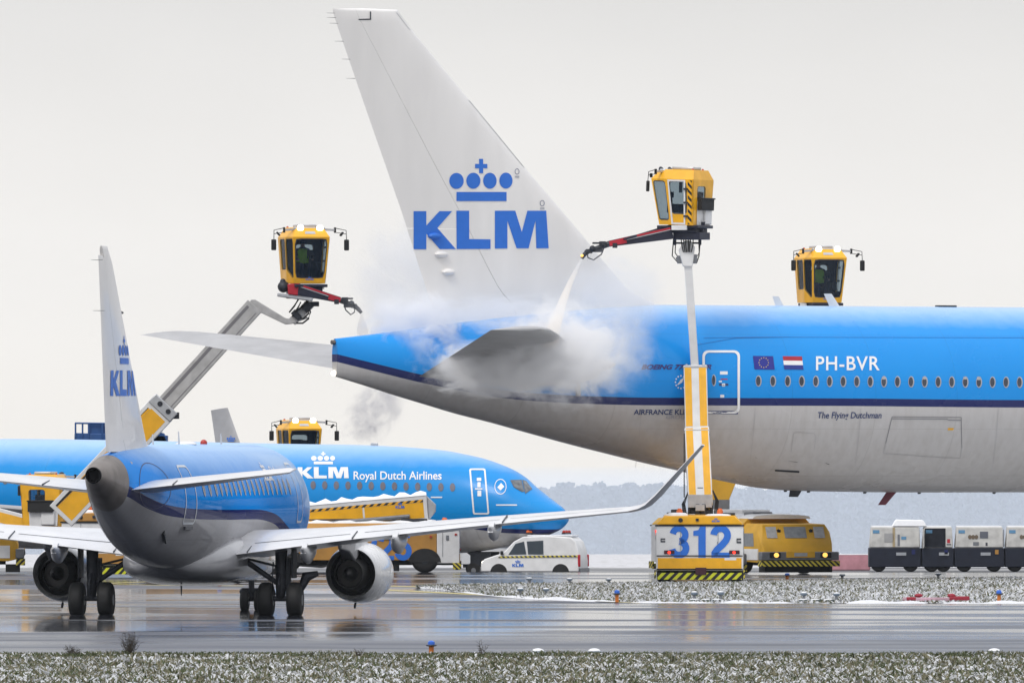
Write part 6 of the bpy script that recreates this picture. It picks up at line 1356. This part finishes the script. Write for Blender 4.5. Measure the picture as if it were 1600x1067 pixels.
# ================================================================== steam, spray and haze
DENS = 1.0
def steam_mat(name, dens, scale, lo, hi, seed, col=(.985, .985, .99), warp=.6, aniso=.1, edge=.35, stretch=(1, 1, 1)):
    dens *= DENS
    m = bpy.data.materials.new(name); m.use_nodes = True; t = m.node_tree; t.nodes.clear(); o = N(t, 'ShaderNodeOutputMaterial')
    v = N(t, 'ShaderNodeVolumePrincipled'); v.inputs['Color'].default_value = (*col, 1); v.inputs['Anisotropy'].default_value = aniso
    g = N(t, 'ShaderNodeTexCoord'); ln = N(t, 'ShaderNodeVectorMath', operation='LENGTH'); t.links.new(g.outputs['Object'], ln.inputs[0])
    fo = N(t, 'ShaderNodeMapRange', interpolation_type='SMOOTHSTEP'); fo.inputs['From Min'].default_value = 1; fo.inputs['From Max'].default_value = edge; t.links.new(ln.outputs['Value'], fo.inputs['Value'])
    mp_ = N(t, 'ShaderNodeMapping'); mp_.inputs['Location'].default_value = (seed, seed*.7, seed*.3); mp_.inputs['Scale'].default_value = stretch; t.links.new(g.outputs['Object'], mp_.inputs[0])
    nz = N(t, 'ShaderNodeTexNoise'); nz.inputs['Scale'].default_value = scale; nz.inputs['Detail'].default_value = 7; nz.inputs['Roughness'].default_value = .62; nz.inputs['Distortion'].default_value = warp; t.links.new(mp_.outputs[0], nz.inputs['Vector'])
    # threshold eased by the distance from the middle so the cloud breaks up at its rim
    ad = N(t, 'ShaderNodeMath', operation='MULTIPLY_ADD'); ad.inputs[1].default_value = .34; t.links.new(fo.outputs[0], ad.inputs[0]); t.links.new(nz.outputs['Fac'], ad.inputs[2])
    r = N(t, 'ShaderNodeMapRange', interpolation_type='SMOOTHSTEP'); r.inputs['From Min'].default_value = lo; r.inputs['From Max'].default_value = hi; r.inputs['To Max'].default_value = dens; t.links.new(ad.outputs[0], r.inputs['Value'])
    mu = N(t, 'ShaderNodeMath', operation='MULTIPLY'); t.links.new(r.outputs[0], mu.inputs[0]); t.links.new(fo.outputs[0], mu.inputs[1]); t.links.new(mu.outputs[0], v.inputs['Density'])
    t.links.new(v.outputs[0], o.inputs['Volume']); return m
def steam(label, px, py, Y, rx, ry, rz, m, rot=0.):
    b = MB(); b.ball((0, 0, 0), 1, n=20, k=12); o = b.build('steam_cloud', m, None); o.location = at(px, py, Y); o.scale = (rx, ry, rz); o.rotation_euler = (0, rot, 0)
    tag(o, label, 'steam', 'clouds of deicing steam', 'stuff'); return o
steam('dense white steam billowing round the near tailplane and its underside', 872, 552, 431, 3.4, 2.2, 2.8, steam_mat('steam a', 2.3, 2.9, .72, .85, 3.1, warp=1.4))
steam('steam rolling down below the near tailplane over the dark stripe', 775, 577, 432.5, 3.6, 1.6, 1.7, steam_mat('steam b', 3.4, 3.2, .73, .87, 7.7, warp=1.5))
steam('white steam over the blue tail end beneath the left spray nozzle', 645, 520, 438, 2.7, 1.8, 2.3, steam_mat('steam c', 3.0, 2.9, .71, .85, 12.4, warp=1.4))
steam('thin white steam rising against the lower tail fin', 632, 435, 441, 2.7, 2.0, 2.9, steam_mat('steam d', .9, 2.4, .68, .86, 21.3, warp=1.2))
steam('pale steam drifting off the airliner crown right of the fin', 965, 462, 439, 2.7, 2.0, 2.3, steam_mat('steam e', .6, 2.6, .68, .87, 31.9, warp=1.2))
steam('grey wisp of steam hanging under the airliner tail', 588, 640, 447, 1.5, 1.2, 2.3, steam_mat('steam f', 1.3, 2.8, .74, .98, 44.0, (.62, .62, .70), 1.8), R(40))
steam('thin steam veil over the blue flank beside the cone-shaped fairing', 950, 545, 435, 2.6, 1.4, 2.6, steam_mat('steam g', .8, 2.6, .68, .90, 52.6, warp=1.2))
steam('white steam puff along the blue crown at the fin foot', 790, 490, 437.5, 3.2, 1.6, 1.1, steam_mat('steam h', .9, 2.8, .69, .86, 63.8, warp=1.2))
def spray(label, path, radii, dens):
    b = MB(); b.tube(path, radii, 14); o = b.build('spray_jet', None, None)
    o.data.materials.clear(); m = bpy.data.materials.new('spray mist'); m.use_nodes = True; t = m.node_tree; t.nodes.clear(); oo = N(t, 'ShaderNodeOutputMaterial'); v = N(t, 'ShaderNodeVolumePrincipled'); v.inputs['Color'].default_value = (.99, .96, .92, 1)
    v.inputs['Density'].default_value = dens; t.links.new(v.outputs[0], oo.inputs['Volume']); o.data.materials.append(m); tag(o, label, 'spray', 'sprays of deicing fluid', 'stuff')
YS = 439.
spray('curved jet of deicing fluid falling from the right nozzle', [at(909, 404, YS - .2), at(899, 424, YS - 1.4), at(889, 446, YS - 3.2), at(879, 472, YS - 5.6), at(868, 505, YS - 8.2), at(858, 535, YS - 9)], [.035, .07, .10, .14, .20, .30], 5.0)
spray('fan of deicing fluid falling from the left nozzle', [at(565, 490, YL - .5), at(565, 505, YL - 2), at(567, 520, YL - 5)], [.04, .13, .22], .8)
# low mist lying in front of the wood
b = MB(); b.box((0, 2750, -20.5), (2000, 2100, 41)); mo = b.build('mist_bank', None, None); mo.data.materials.clear(); mm = bpy.data.materials.new('mist'); mm.use_nodes = True; t = mm.node_tree; t.nodes.clear(); oo = N(t, 'ShaderNodeOutputMaterial'); v = N(t, 'ShaderNodeVolumePrincipled')
v.inputs['Color'].default_value = (.79, .865, .97, 1); v.inputs['Density'].default_value = .00044; t.links.new(v.outputs[0], oo.inputs['Volume']); mo.data.materials.append(mm); tag(mo, 'bluish mist lying before the distant wood', 'mist', None, 'stuff')
# the winter air between here and the wood
hz = MB(); hz.box((0, 2170, 8), (2400, 4480, 100)); ho = hz.build('haze', None, None); ho.data.materials.clear()
hm = bpy.data.materials.new('haze'); hm.use_nodes = True; t = hm.node_tree; t.nodes.clear(); oo = N(t, 'ShaderNodeOutputMaterial'); v = N(t, 'ShaderNodeVolumePrincipled')
v.inputs['Color'].default_value = (.80, .88, .98, 1); v.inputs['Density'].default_value = HAZE; v.inputs['Anisotropy'].default_value = 0.
t.links.new(v.outputs[0], oo.inputs['Volume']); ho.data.materials.append(hm); tag(ho, 'pale winter haze', 'haze', None, 'stuff')
